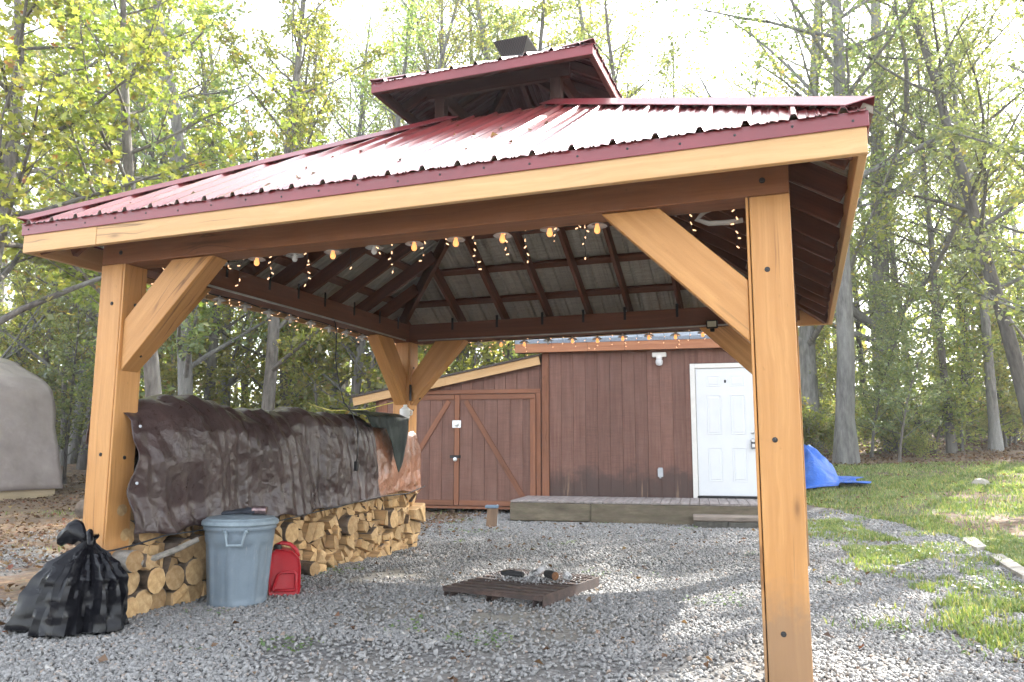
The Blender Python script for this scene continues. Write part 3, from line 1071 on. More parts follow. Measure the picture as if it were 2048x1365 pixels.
# rows of roofing screws
SV, SFc = [], []
bv, bf = lathe_geo([(.006, 0), (.006, .004), (.003, .007)], 6)
for sd in (0, 1, 3):
    L = SF[sd][3]
    nrm = (SF[sd][2] * -TN + Vector((0, 0, 1))).normalized()
    q = nrm.to_track_quat('Z', 'Y').to_matrix()
    for s_ in (.10, .40, .81, 1.23, 1.65):
        e_ = .07
        while e_ < L:
            if s_ < min(e_, L - e_) - .03:
                c = on(sd, e_ + random.uniform(-.006, .006), s_ + random.uniform(-.01, .01), .001)
                n = len(SV)
                SV += [c + q @ Vector(v) for v in bv]
                SFc += [tuple(i + n for i in f) for f in bf]
            e_ += .2
o = mk("roof_screws", SV, SFc, TRIMRED, pav)
kind(o, "stuff")

# cupola
CX, CY, CHf, CZ = 2.13, 2.22, .90, 3.862
cup = empty("cupola", (CX, CY, 3.55), parent=pav)
I4 = Matrix.Identity(4)
for sx in (-1, 1):
    for sy in (-1, 1):
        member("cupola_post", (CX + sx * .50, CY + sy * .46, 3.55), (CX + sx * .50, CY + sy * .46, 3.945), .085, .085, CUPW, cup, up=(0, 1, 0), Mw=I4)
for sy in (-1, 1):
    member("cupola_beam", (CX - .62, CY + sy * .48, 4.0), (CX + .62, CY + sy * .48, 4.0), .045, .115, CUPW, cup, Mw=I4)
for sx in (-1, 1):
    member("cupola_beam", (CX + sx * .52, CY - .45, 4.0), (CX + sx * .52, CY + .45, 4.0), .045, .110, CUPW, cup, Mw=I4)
CSF = [(Vector((CX - CHf, CY - CHf, 0)), Vector((1, 0, 0)), Vector((0, 1, 0))), (Vector((CX + CHf, CY - CHf, 0)), Vector((0, 1, 0)), Vector((-1, 0, 0))),
       (Vector((CX + CHf, CY + CHf, 0)), Vector((-1, 0, 0)), Vector((0, -1, 0))), (Vector((CX - CHf, CY + CHf, 0)), Vector((0, -1, 0)), Vector((1, 0, 0)))]
CZE = CZ + .085
def con(sd, e, s, dz=0.0):
    O, E, S = CSF[sd]
    return O + E * e + S * s + Vector((0, 0, CZE + .52 * s + dz))
for sd in range(4):
    for (a, bb) in ((0, .9), (.9, 1.8)):
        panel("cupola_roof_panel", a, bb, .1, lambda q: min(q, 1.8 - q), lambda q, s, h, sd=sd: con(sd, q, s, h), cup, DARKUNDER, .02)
    nrm = (CSF[sd][2] * -.52 + Vector((0, 0, 1))).normalized()
    for e_ in (.45, .9, 1.35):
        s1 = min(e_, 1.8 - e_) - .03
        member("cupola_rafter", con(sd, e_, .04, -.045), con(sd, e_, s1, -.045), .036, .07, CUPW, cup, Mw=I4)
    member("cupola_hip_rafter", con(sd, .04, .04, -.05), con(sd, .88, .88, -.05), .036, .085, CUPW, cup, Mw=I4)
    a = con(sd, 0, 0); bb = con(sd, 1.8, 0)
    out = -CSF[sd][2]
    zc = CZ + .043
    pa = Vector((a.x, a.y, zc)); pb = Vector((bb.x, bb.y, zc))
    E_ = CSF[sd][1]
    off = out * (.004)
    member("cupola_drip_edge", pa + off - E_ * (.006 if sd in (0, 2) else -.001), pb + off + E_ * (.006 if sd in (0, 2) else -.001), .006, .078, TRIMRED, cup, Mw=I4, bev=.001)
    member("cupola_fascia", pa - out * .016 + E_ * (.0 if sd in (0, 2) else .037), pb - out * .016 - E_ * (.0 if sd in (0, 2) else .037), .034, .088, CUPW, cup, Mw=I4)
    # hip cap of the cupola roof
    c0 = con(sd, -.02, -.02, .035); c1 = con(sd, .9, .9, .035)
    pv_ = (sd - 1) % 4
    V = []
    for s in (-.02, .87):
        c = con(sd, s, s, .040); a1 = con(sd, s + .07, s, .029); b1 = con(pv_, 1.8 - s - .07, s, .029)
        V += [a1, c, b1, a1 - Vector((0, 0, .004)), c - Vector((0, 0, .004)), b1 - Vector((0, 0, .004))]
    mk("cupola_hip_cap", V, [(0, 6, 7, 1), (1, 7, 8, 2), (3, 4, 10, 9), (4, 5, 11, 10), (0, 3, 9, 6), (2, 8, 11, 5), (0, 1, 4, 3), (1, 2, 5, 4), (6, 9, 10, 7), (7, 10, 11, 8)], TRIMRED, cup)
# black vent hood on the peak: a flared perforated box
zpk = CZE + .52 * .9
vh = []
for (hx, z) in ((.095, zpk - .03), (.10, zpk + .005), (.155, zpk + .115), (.158, zpk + .125), (.02, zpk + .135)):
    vh.append([(CX + sx * hx, CY - .02 + sy * hx, z) for sx, sy in ((-1, -1), (1, -1), (1, 1), (-1, 1))])
V = [v for r_ in vh for v in r_]
F = []
for i in range(4):
    for k in range(4):
        F.append((4 * i + k, 4 * i + (k + 1) % 4, 4 * i + 4 + (k + 1) % 4, 4 * i + 4 + k))
F += [(3, 2, 1, 0), (16, 17, 18, 19)]
VENTM = NT("perforated_metal")
_v = VENTM.coords((1, 1, 1), jitter=False)
_w = VENTM.n("ShaderNodeTexChecker"); _w.inputs["Scale"].default_value = 90; VENTM.l(_v, _w.inputs["Vector"])
VENTM.base(VENTM.mix(_w.outputs["Fac"], (0.012, .012, .013), (0.05, .047, .047))).set(Roughness=.5, Metallic=.3)
mk("vent_hood", V, F, VENTM.m, cup)
# bent grey conduit tucked under the front beam by the right post
tube("conduit", [(W - .30, .24, ZB + .06), (W - .42, .23, ZB + .02), (W - .46, .23, ZB - .02), (W - .40, .23, ZB - .045), (W - .30, .23, ZB - .05), (W - .23, .23, ZB - .045)], .014, GREYCABLE, pav, 8)
# surface conduit run along the inner beam faces
tube("conduit", [(S2 + .1, D - BI - .012, ZB + .01), (2.0, D - BI - .012, ZB + .006), (W - .3, D - BI - .012, ZB + .012)], .009, GREYCABLE, pav, 6)
tube("conduit", [(BI + .012, .35, ZB + .008), (BI + .012, 2.0, ZB + .012), (BI + .012, D - .3, ZB + .006)], .009, GREYCABLE, pav, 6)

# a few fallen leaves caught on the front slope
gl_ = np.random.default_rng(19)
lp, ln_ = [], []
for k in range(26):
    e_, s_ = gl_.uniform(.4, 3.4), gl_.uniform(.05, 1.7)
    if s_ < min(e_, SF[0][3] - e_) - .1:
        c = on(0, e_, s_, .012)
        lp.append(tuple(c)); ln_.append((gl_.normal(0, .4), -TN + gl_.normal(0, .4), 1))
V, F = leafcards(np.array(lp), np.array(ln_), .045, gl_, .6, .8)
o = mk_np("roof_leaves", V, F, LITTERM, None, col_attr={"tone": np.repeat(gl_.random(len(lp)), 4)})
tag(kind(o, "stuff"), "a few fallen leaves lying on the red roof", "leaves")
# ------------------------------------------------------------------ shed
SHX, SHY, SHA = 2.717, 9.007, .129
def shed_M():
    return Matrix.Translation((SHX, SHY, 0)) @ Matrix.Rotation(SHA, 4, 'Z')
shed = empty("shed", (SHX, SHY, 0), SHA, "reddish brown board-sided shed with white panelled door and grey roof", "shed")
UL, UR, SD = -2.50, 1.42, 3.3
box("wall", (UL + .02, .022, .10), (UR - .02, SD, 2.74), SIDING2, shed, 0, 'z')
# vertical siding boards, grooves between
u = UL + .105
bw = .203
k = 0
while u < UR - .01:
    u1 = min(u + bw - .003, UR)
    if u1 <= -.085 or u >= 1.005:
        box("siding_board", (u, .002, .30), (min(u1, -.09) if u < -.09 else u1, .020, 2.70), SIDING, shed, .002, 'z')
    elif u < -.085:
        box("siding_board", (u, .002, .30), (-.088, .020, 2.70), SIDING, shed, .002, 'z')
        box("siding_board", (-.086, .002, 2.46), (u1, .020, 2.70), SIDING, shed, .002, 'z')
    elif u1 > 1.005:
        box("siding_board", (1.006, .002, .30), (u1, .020, 2.70), SIDING, shed, .002, 'z')
        box("siding_board", (u, .002, 2.46), (1.004, .020, 2.70), SIDING, shed, .002, 'z')
    else:
        box("siding_board", (u, .002, 2.46), (u1, .020, 2.70), SIDING, shed, .002, 'z')
    u += bw
box("corner_trim", (UL - .02, -.022, .12), (UL + .10, .0, 2.69), SHEDRED, shed, .003, 'z')
box("corner_trim", (UR - .10, -.022, .30), (UR + .02, .0, 2.69), SHEDRED, shed, .003, 'z')
# roof, low gable with its ridge along the wall
prof = [(-.17, 2.835), (SD / 2, 2.835 + .30 * (SD / 2 + .17)), (SD + .17, 2.835)]
V = []
for uu in (UL - .45, UR + .12):
    V += [(uu, y, z) for y, z in prof] + [(uu, y, z + .06) for y, z in prof]
F = [(0, 6, 7, 1), (1, 7, 8, 2), (3, 4, 10, 9), (4, 5, 11, 10), (0, 3, 9, 6), (2, 8, 11, 5), (0, 1, 4, 3), (1, 2, 5, 4), (6, 9, 10, 7), (7, 10, 11, 8)]
mk("roof", V, F, SHINGLE, shed, Mw=WM[shed])
box("fascia", (UL - .45, -.165, 2.685), (UR + .10, -.125, 2.832), wood("shed_fascia", (.44, .20, .10), (.30, .12, .06), rough=.7), shed, .003, 'x')
box("soffit", (UL - .43, -.124, 2.69), (UR + .08, .021, 2.705), SHEDRED, shed, 0, 'x')
# gable infill on the left above the lean-to
V = [(UL + .01, 0.03, 2.70), (UL + .01, SD, 2.70), (UL + .01, SD / 2, 2.83 + .30 * (SD / 2))]
V += [(x + .03, y, z) for x, y, z in V]
mk("gable", V, [(0, 1, 2), (5, 4, 3), (0, 3, 4, 1), (1, 4, 5, 2), (2, 5, 3, 0)], SIDING2, shed, Mw=WM[shed])
# door with casing and six panels
for lo, hi, ax in (((-.085, -.03, .315), (-.006, .03, 2.45), 'z'), ((.920, -.03, .315), (1.0, .03, 2.45), 'z'), ((-.005, -.029, 2.375), (.919, .03, 2.449), 'x')):
    box("door_casing", lo, hi, WHITET, shed, .004, ax)
box("threshold", (-.02, -.05, .322), (.94, .03, .352), BLACKMETAL, shed, .003, 'x')
door = box("door", (.0, -.004, .356), (.914, .028, 2.372), WHITEP, shed, .002, 'z')
def door_panel(u0, u1, z0, z1):
    """raised and fielded panel standing in a moulded sinking"""
    V, F = [], []
    rings = [(0, -.0045), (.006, -.011), (.014, -.0052), (.024, -.0052), (.04, -.010)]
    for ins, y in rings:
        V += [(u0 + ins, y, z0 + ins), (u1 - ins, y, z0 + ins), (u1 - ins, y, z1 - ins), (u0 + ins, y, z1 - ins)]
    n = len(rings)
    for i in range(n - 1):
        for k in range(4):
            F.append((4 * i + k, 4 * i + (k + 1) % 4, 4 * i + 4 + (k + 1) % 4, 4 * i + 4 + k))
    F.append((4 * n - 4, 4 * n - 3, 4 * n - 2, 4 * n - 1))
    return mk("door_panel", V, F, WHITEP, door, Mw=WM[shed])
for (z0, z1) in ((2.08, 2.25), (1.315, 1.94), (.575, 1.105)):
    door_panel(.165, .385, z0, z1); door_panel(.535, .755, z0, z1)
def shed_lathe(nm, prof, mat, parent, u, z, y=-.004, seg=16):
    Vv, Ff = lathe_geo(prof, seg)
    M = WM[shed] @ Matrix.Translation((u, y, z)) @ Matrix.Rotation(R(90), 4, 'X')
    o = mk(nm, Vv, Ff, mat, parent, smooth=True, Mw=M)
    o.data.set_sharp_from_angle(angle=R(40))
    return o
shed_lathe("deadbolt", [(.028, 0), (.028, .012), (.02, .018)], STEEL, door, .852, 1.345)
shed_lathe("door_knob", [(.03, 0), (.03, .006), (.012, .012), (.012, .035), (.027, .045), (.03, .06), (.022, .072)], STEEL, door, .852, 1.215)
box("peephole_plate", (.445, -.010, 2.135), (.475, -.0045, 2.18), BLACKMETAL, door, .001, 'z', Mw=WM[shed])
# key safe hanging from the knob
lb = empty("key_safe", WM[shed] @ Vector((.852, -.05, 1.09)), SHA, "black key safe hanging from the knob of the white door", "key safe")
V, F = [], []
box("body", (-.035, -.02, -.0), (.035, .018, .105), simple("key_safe_grey", (.10, .10, .105), .45, .3), lb, .008, 'z')
box("dial", (-.022, -.026, .02), (.022, -.0205, .075), STEEL, lb, .003, 'z')
tube("shackle", [(-.022, 0, .10), (-.022, 0, .145), (-.012, 0, .16), (.012, 0, .16), (.022, 0, .145), (.022, 0, .10)], .005, STEEL, lb, 8)

lamp = empty("wall_lamp", WM[shed] @ Vector((-.565, -.002, 2.55)), SHA, "white outdoor lamp with glass jar under the shed eave", "lamp")
box("base", (-.115, -.055, .02), (.115, .0, .10), WHITET, lamp, .012, 'x')
lathe("socket", [(.05, .0), (.05, .03), (.04, .045)], WHITET, lamp, 16, (0, -.06, -.01))
m_ = NT("jar_glass"); m_.base((.85, .87, .88)).set(Roughness=.08, Alpha=.55); JAR = m_.m
lathe("glass_jar", [(.015, -.125), (.045, -.115), (.06, -.08), (.06, -.045), (.046, -.012)], JAR, lamp, 18, (0, -.06, 0))

ob = empty("outlet_box", WM[shed] @ Vector((-.59, .0, .62)), SHA, "grey outdoor outlet box on the shed wall", "outlet box")
box("cover", (-.042, -.05, .02), (.042, .0, .155), GREYPL, ob, .006, 'z')
box("hinge", (-.03, -.035, .1555), (.036, -.005, .168), GREYPL, ob, .003, 'x')
box("cable_clip", (-.02, -.03, .0), (.012, -.005, .0195), GREYPL, ob, .003, 'z')

# ------------------------------------------------------------------ lean-to with double doors
lean = empty("lean_to", (SHX, SHY, 0), SHA, "low lean-to with sloping roof and cross-braced double doors against shed", "lean-to")
LL = -5.52
def zs(u):      # underside of the rake at u
    return 2.485 + (u + 2.55) * .196
V = [(LL, .05, .08), (UL - .03, .05, .08), (UL - .03, .05, zs(UL - .03) + .05), (LL, .05, zs(LL) + .05)]
V += [(x, 2.6, z) for x, y, z in V]
mk("wall", V, [(0, 1, 2, 3), (7, 6, 5, 4), (0, 4, 5, 1), (1, 5, 6, 2), (2, 6, 7, 3), (3, 7, 4, 0)], SIDING2, lean, Mw=WM[lean])
FRT, FRL, FRR = 2.09, -5.46, -2.545       # door frame
def slant_board(nm, u0, u1, z0, y0, y1, parent, mat, top):
    V = []
    c = Vector(((u0 + u1) / 2, (y0 + y1) / 2, (z0 + top((u0 + u1) / 2)) / 2))
    for y in (y0, y1):
        V += [(u0, y, z0), (u1, y, z0), (u1, y, top(u1)), (u0, y, top(u0))]
    rot = Matrix.Rotation(R(-90), 4, 'Y')
    M = Matrix.Translation(c) @ rot
    Mi = M.inverted()
    V = [Mi @ Vector(v) for v in V]
    return mk(nm, V, [(0, 1, 2, 3), (7, 6, 5, 4), (0, 4, 5, 1), (1, 5, 6, 2), (2, 6, 7, 3), (3, 7, 4, 0)], mat, parent, Mw=WM[lean] @ M)
u = LL
while u < UL - .035:
    u1 = min(u + .197, UL - .033)
    slant_board("siding_board", u, u1 - .006, FRT - .02, .032, .048, lean, SIDING2, lambda q: zs(q) + .04)
    u += .197
box("siding_board", (LL, .032, .10), (FRL - .005, .048, FRT - .025), SIDING2, lean, .001, 'z')
box("door_header", (FRL, .012, 2.02), (FRR, .031, FRT), SHEDRED, lean, .003, 'x')
box("door_jamb", (-2.622, .011, .14), (FRR, .031, 2.019), SHEDRED, lean, .003, 'z')
box("door_jamb", (FRL, .011, .14), (-5.385, .031, 2.019), SHEDRED, lean, .003, 'z')
box("sill", (FRL, .0, .08), (FRR, .05, .125), SHEDRED, lean, .003, 'x')
def leaf(ua, ub, side):
    """door leaf between ua and ub; side=+1 hinge on the right"""
    d = box("door", (ua, .018, .135), (ub, .034, 2.005), SIDING2, lean, .001, 'z')
    u = ua
    n = 6
    w_ = (ub - ua) / n
    for k in range(n):
        box("board", (ua + k * w_ + .003, .004, .14), (ua + (k + 1) * w_ - .003, .017, 2.0), SIDING2, d, .002, 'z', Mw=WM[lean])
    box("rail", (ua + .002, -.017, 1.922), (ub - .002, .0035, 2.003), SHEDRED, d, .003, 'x', Mw=WM[lean])
    box("rail", (ua + .002, -.017, .137), (ub - .002, .0035, .222), SHEDRED, d, .003, 'x', Mw=WM[lean])
    if side > 0:
        box("stile", (ub - .095, -.018, .223), (ub - .002, .0035, 1.921), SHEDRED, d, .003, 'z', Mw=WM[lean])
        member("brace", (ua + .10, -.008, 1.90), (ub - .20, -.008, .26), .018, .085, SHEDRED, d, up=(0, 0, 1), Mw=WM[lean])
    else:
        box("stile", (ua + .002, -.018, .223), (ua + .095, .0035, 1.921), SHEDRED, d, .003, 'z', Mw=WM[lean])
        member("brace", (ub - .10, -.008, 1.90), (ua + .20, -.008, .26), .018, .085, SHEDRED, d, up=(0, 0, 1), Mw=WM[lean])
    return d
dr = leaf(-3.955, -2.628, 1)
dl = leaf(-5.38, -4.052, -1)
box("astragal", (-4.046, -.020, .14), (-3.962, .016, 2.0), SHEDRED, lean, .003, 'z')
hp_ = box("hasp_plate", (-4.085, -.027, 1.44), (-3.93, -.021, 1.565), STEEL, lean, .002, 'x')
shed_lathe("latch_dial", [(.045, 0), (.045, .012), (.025, .02)], STEEL, hp_, -4.008, 1.50, -.027)
hp_ = box("hasp_bar", (-4.12, -.032, .925), (-3.93, -.021, .975), BLACKMETAL, lean, .002, 'x')
shed_lathe("padlock", [(.034, 0), (.036, .018), (.02, .024)], STEEL, hp_, -4.02, .905, -.033)
# sloping roof and pale new rake board
def rake(u0, u1, zoff, h, y0, y1, mat, nm):
    return member(nm, (u0, (y0 + y1) / 2, zs(u0) + zoff + h / 2), (u1, (y0 + y1) / 2, zs(u1) + zoff + h / 2), y1 - y0, h, mat, lean, Mw=WM[lean])
rake(-5.90, -4.2, .0, .145, -.10, -.062, PINE, "rake_board")
rake(-4.198, -2.545, .001, .145, -.101, -.062, PINE, "rake_board")
rake(-5.93, -2.53, .148, .035, -.13, 2.75, DARKROOF, "roof")

# ------------------------------------------------------------------ deck and step
deck = empty("deck", (SHX, SHY, 0), SHA, "low weathered grey deck in front of the shed door", "deck")
DW = simple("grey_deck_board", (.27, .235, .22), .8, 0, .3, 18, bump=.3, streak=(.08, 1, 1))
RAILT = NT("railway_timber")
_v = RAILT.coords((.25, 1, 1)); _g = RAILT.noise(_v, 9, 6, .65); _g2 = RAILT.noise(_v, 40, 4, .6)
RAILT.base(RAILT.mix(RAILT.ramp(_g2, [(.4, 0), (.7, .6)]), RAILT.ramp(_g, [(.3, (.085, .065, .045)), (.55, (.17, .135, .095)), (.75, (.25, .205, .14))]), (.10, .10, .055)))
RAILT.set(Roughness=.9).bump(_g, .5, .01); RAILT = RAILT.m
DU0, DU1, DV = -2.755, 1.30, -1.31
u = DU0
while u < DU1 - .05:
    u1 = min(u + .138, DU1)
    box("deck_board", (u, DV + .002, .288 + random.uniform(-.002, .002)), (u1 - .007, -.03 if -2.6 < u < 1.3 else -.03, .318), DW, deck, .004, 'y')
    u += .138
box("front_timber", (DU0 - .01, DV - .0, .02), (-1.555, DV + .13, .285), RAILT, deck, .015, 'x')
box("front_timber", (-1.552, DV - .004, .0), (DU1, DV + .13, .284), RAILT, deck, .015, 'x')
box("side_timber", (DU0, DV + .132, .02), (DU0 + .13, -.03, .285), RAILT, deck, .015, 'y')
step = empty("step", WM[shed] @ Vector((.38, DV - .24, 0)), SHA, "small dark block step in front of the deck below the door", "step")
CONC = simple("mossy_block", (.085, .08, .066), .9, 0, .4, 14, bump=.4)
TREAD = simple("worn_tread", (.22, .18, .145), .85, 0, .35, 16, bump=.4, streak=(.2, 1, 1))
box("tread", (-.475, -.19, .105), (.45, .22, .172), TREAD, step, .012, 'x')
box("block", (-.465, -.175, -.02), (-.012, .20, .104), CONC, step, .01, 'x')
box("block", (-.008, -.178, -.02), (.44, .20, .104), CONC, step, .01, 'x')

# small wooden butt with a blue-grey lid near the deck corner
butt = empty("wooden_butt", (.20, 6.48, 0), .3, "short wooden stub with blue lid standing on gravel near deck", "stub")
RTW = simple("old_wood", (.19, .12, .075), .85, 0, .35, 12, bump=.3, streak=(1, 1, .1))
lathe("body", [(.078, -.02), (.08, .0), (.077, .13), (.079, .27)], RTW, butt, 14, (0, 0, 0), Matrix.Rotation(R(4), 4, 'Y'))
BLUEL = simple("blue_grey_lid", (.13, .19, .25), .6, 0, .2, 10)
box("lid", (-.085, -.085, .262), (.095, .085, .30), BLUEL, butt, .008, 'x')
box("strap", (.072, -.018, .02), (.09, .018, .31), STEEL, butt, .003, 'z')

# ------------------------------------------------------------------ string lights under the beams
def shade_and_bulb(parent, loc, lit):
    global _sh, _bu, _bo
    M = Matrix.Translation(loc)
    if _sh is None:
        V, F = lathe_geo([(.008, .034), (.010, .022), (.030, .016), (.054, .0), (.055, .001), (.031, .019), (.012, .026), (.009, .036)], 18)
        _sh = mk("shade", V, F, SHADE, parent, smooth=True, Mw=M)
        s = _sh
    else:
        s = share(_sh, parent, M)
    tgt = '_bu' if lit else '_bo'
    ref = globals()[tgt]
    if ref is None:
        prof = [(.004, -.040), (.012, -.036), (.0165, -.027), (.017, -.018), (.013, -.005), (.010, .004), (.010, .02)]
        V, F = lathe_geo(prof, 12)
        ref = mk("bulb", V, F, BULBON if lit else BULBOFF, parent, smooth=True, Mw=M)
        globals()[tgt] = ref
        if lit:
            Vf, Ff = lathe_geo([(.002, -.034), (.0115, -.030), (.0125, -.024), (.0115, -.018), (.002, -.014)], 10)
            # hot core just showing through the glass envelope
    else:
        share(ref, parent, M)
_sh = _bu = _bo = None
def swag(p0, p1, n, sag, jit=0):
    p0 = Vector(p0); p1 = Vector(p1)
    return [p0.lerp(p1, i / n) + Vector((0, 0, -sag * abs(math.sin(math.pi * i / n * jit))) if jit else (0, 0, 0)) for i in range(n + 1)]
sf = empty("string_lights", (2.0, .2, ZB), label="string of round bulbs with shades along the front beam", cat="string lights")
fx = [.80, 1.09, 1.38, 1.66, 1.95, 2.22, 2.49, 2.78, 3.06, 3.33]
lit = [0, 1, 0, 1, 0, 1, 1, 1, 1, 1]
for x_, l_ in zip(fx, lit):
    shade_and_bulb(sf, (x_, .205, ZB - .006 + random.uniform(-.006, .006)), l_)
tube("cable", [(x_, .20, ZB + .022 + .012 * math.sin(x_ * 11)) for x_ in np.linspace(.3, W - .3, 60)], .0045, CABLE, sf, 5, Mw=Matrix.Identity(4))
sb = empty("string_lights", (2.0, D - .1, ZB), label="string of round bulbs along the back beam above the shed roof", cat="string lights")
for i, x_ in enumerate(np.linspace(.98, 3.42, 10)):
    shade_and_bulb(sb, (float(x_), D - .06, ZB - .046 + .006 * math.sin(i * 2.2)), i not in (0, 3))
tube("cable", [(x_, D - .06, ZB - .008 + .006 * math.sin(x_ * 11)) for x_ in np.linspace(.3, W - .3, 50)], .0045, CABLE, sb, 5, Mw=Matrix.Identity(4))
sl = empty("string_lights", (.1, 2, ZB), label="string of unlit bulbs along the left beam above the tarp", cat="string lights")
for i, y_ in enumerate(np.linspace(.75, 3.5, 10)):
    shade_and_bulb(sl, (.06, float(y_), ZB - .046), 0)
tube("cable", [(.06, y_, ZB - .008 + .006 * math.sin(y_ * 11)) for y_ in np.linspace(.4, D - .3, 50)], .0045, CABLE, sl, 5, Mw=Matrix.Identity(4))

def icicles(name, label, runs, z0, seed, size=0.8):
    """drops of mini bulbs hanging from a wire; runs = list of (point along wire, drop length)"""
    rd = random.Random(seed)
    o = empty(name, runs[0][0], label=label, cat="fairy lights")
    WV, BV = [], []
    pts = [Vector(p) + Vector((0, 0, rd.uniform(-.01, .008))) for p, _ in runs]
    WV.append(tube_geo(pts, .0022, 4))
    bprof = lathe_geo([(.0016, -.5), (.0036, -.35), (.0042, .1), (.0035, .45), (.001, .5)], 6)
    for (p, dl) in runs:
        p = Vector(p)
        if dl <= 0:
            continue
        n = max(2, int(dl / .035))
        ch = [p]
        for i in range(n):
            ch.append(ch[-1] + Vector((rd.uniform(-.012, .012), rd.uniform(-.012, .012), -dl / n)))
        WV.append(tube_geo(ch, .0016, 4))
        for i, c in enumerate(ch):
            if rd.random() < .85:
                ax = Vector((rd.uniform(-1, 1), rd.uniform(-.6, .6), rd.uniform(-1.0, .4))).normalized()
                q = ax.to_track_quat('Z', 'Y').to_matrix()
                L = .024 * size
                S = Matrix.Diagonal((size * 1.1, size * 1.1, L))
                BV.append(([c + q @ (S @ Vector(v)) + ax * L * .6 for v in bprof[0]], bprof[1]))
    V, F = join_geo(WV)
    mk("wire", V, F, CABLE, o, Mw=Matrix.Identity(4))
    V, F = join_geo(BV)
    b_ = mk("bulbs", V, F, MINION, o, Mw=Matrix.Identity(4))
    kind(b_, "stuff")
    return o
rd = random.Random(5)
runs = []
for x_, dl in ((.30, .10), (.36, .16), (.42, .13), (.48, .06), (.72, .0), (.86, .05), (.97, .17), (1.08, .0), (1.20, .14), (1.38, .0), (1.46, .20), (1.58, .0), (1.78, .12), (1.98, .04), (2.06, .16),
               (2.20, .0), (2.28, .12), (2.42, .05), (2.60, .20), (2.72, .0), (2.80, .13), (2.92, .17), (3.0, .0), (3.10, .08), (3.22, .03), (3.26, .18), (3.5, .0), (3.82, .13), (3.93, .0), (4.05, .19)):
    runs.append(((x_, .215, ZB + .012), dl))
icicles("icicle_lights", "tiny warm fairy lights dangling in short drops from the front beam", runs, ZB, 3)
runs = [((x_, D - .02, ZB - .004), rd.choice((.06, .10, .14, .17))) for x_ in np.arange(.05, W - .5, .135)]
icicles("icicle_lights", "tiny warm fairy lights dangling in a row from the back beam", runs, ZB, 4, 0.8)
runs = [((.03, y_, ZB - .004), rd.choice((.03, .06, .09, .12))) for y_ in np.arange(.3, D - .1, .13)]
icicles("icicle_lights", "tiny warm fairy lights dangling from the left beam over the tarp", runs, ZB, 9, 0.8)

# flood lamp fixed to the back beam
fl = empty("flood_lamp", (3.53, D - BI - .004, 2.27), 0, "small dark flood lamp on back beam by right brace", "flood lamp")
box("housing", (-.055, -.05, -.03), (.055, -.005, .05), BLACKMETAL, fl, .008, 'x')
box("lens", (-.042, -.056, -.018), (.042, -.0505, .038), simple("flood_lens", (.45, .42, .30), .2, 0, .1), fl, .002, 'x')
box("bracket", (-.02, -.03, -.06), (.02, -.002, -.031), BLACKMETAL, fl, .002, 'x')

# extension lead looped over the left beam and hanging down the tarp
ec = empty("extension_lead", (.2, 2.5, 2.3), label="black extension lead hanging from the left beam over the tarp", cat="cord")
tube("cord", [(.19, 2.44, ZB + .03), (.21, 2.46, ZB - .02), (.20, 2.50, 2.15), (.185, 2.52, 1.9), (.20, 2.56, 1.7), (.23, 2.62, 1.50), (.30, 2.66, 1.40), (.355, 2.68, 1.25), (.375, 2.66, 1.05), (.38, 2.63, .95)], .0055, CABLE, ec, 6, Mw=Matrix.Identity(4))
box("plug", (.362, 2.612, .86), (.398, 2.648, .95), CABLE, ec, .006, 'z', Mw=Matrix.Identity(4))
# ------------------------------------------------------------------ firewood
def end_grain(name, c1, c2, c3):
    m = NT(name)
    tc = m.n("ShaderNodeTexCoord")
    oi = m.n("ShaderNodeObjectInfo")
    mp = m.n("ShaderNodeMapping"); mp.inputs["Scale"].default_value = (0.02, 1, 1)
    m.l(tc.outputs["Object"], mp.inputs["Vector"])
    ln = m.n("ShaderNodeVectorMath", operation='LENGTH'); m.l(mp.outputs[0], ln.inputs[0])
    wob = m.noise(tc.outputs["Object"], 14, 3, .6)
    rr = m.math('ADD', m.math('MULTIPLY', ln.outputs["Value"], 170.0), m.math('MULTIPLY', wob, 9.0))
    ring = m.math('SINE', rr)
    nz = m.noise(tc.outputs["Object"], 26, 5, .65)
    c = m.ramp(nz, [(.3, c2), (.6, c1), (.8, c3)])
    c = m.mix(m.ramp(ring, [(.3, 0), (1, .28)]), c, c2)
    c = m.mix(1.0, c, m.ramp(oi.outputs["Random"], [(0, (.66, .60, .54)), (.5, (.95, .93, .9)), (1, (1.08, 1.0, .88))]), 'MULTIPLY')
    m.base(c).set(Roughness=.85)
    m.bump(nz, .4, .004)
    return m.m
ENDG = end_grain("log_end", (.60, .42, .22), (.42, .26, .115), (.70, .54, .33))
SPLIT = simple("split_wood", (.55, .36, .18), .85, 0, .35, 18, bump=.5, streak=(.12, 1, 1))
BARK = simple("log_bark", (.135, .10, .072), .95, 0, .55, 22, bump=.9, streak=(.5, 1, 1), bdist=.01)
BARKG = simple("grey_bark", (.25, .225, .19), .95, 0, .5, 22, bump=.8, streak=(.5, 1, 1), bdist=.01)

def clip(poly, nx_, ny_, c):
    out = []
    for i in range(len(poly)):
        a = poly[i]; b = poly[(i + 1) % len(poly)]
        da = a[0] * nx_ + a[1] * ny_ - c; db = b[0] * nx_ + b[1] * ny_ - c
        if da <= 0:
            out.append(a)
        if (da < 0 < db) or (db < 0 < da):
            t = da / (da - db)
            out.append((a[0] + (b[0] - a[0]) * t, a[1] + (b[1] - a[1]) * t))
    return out

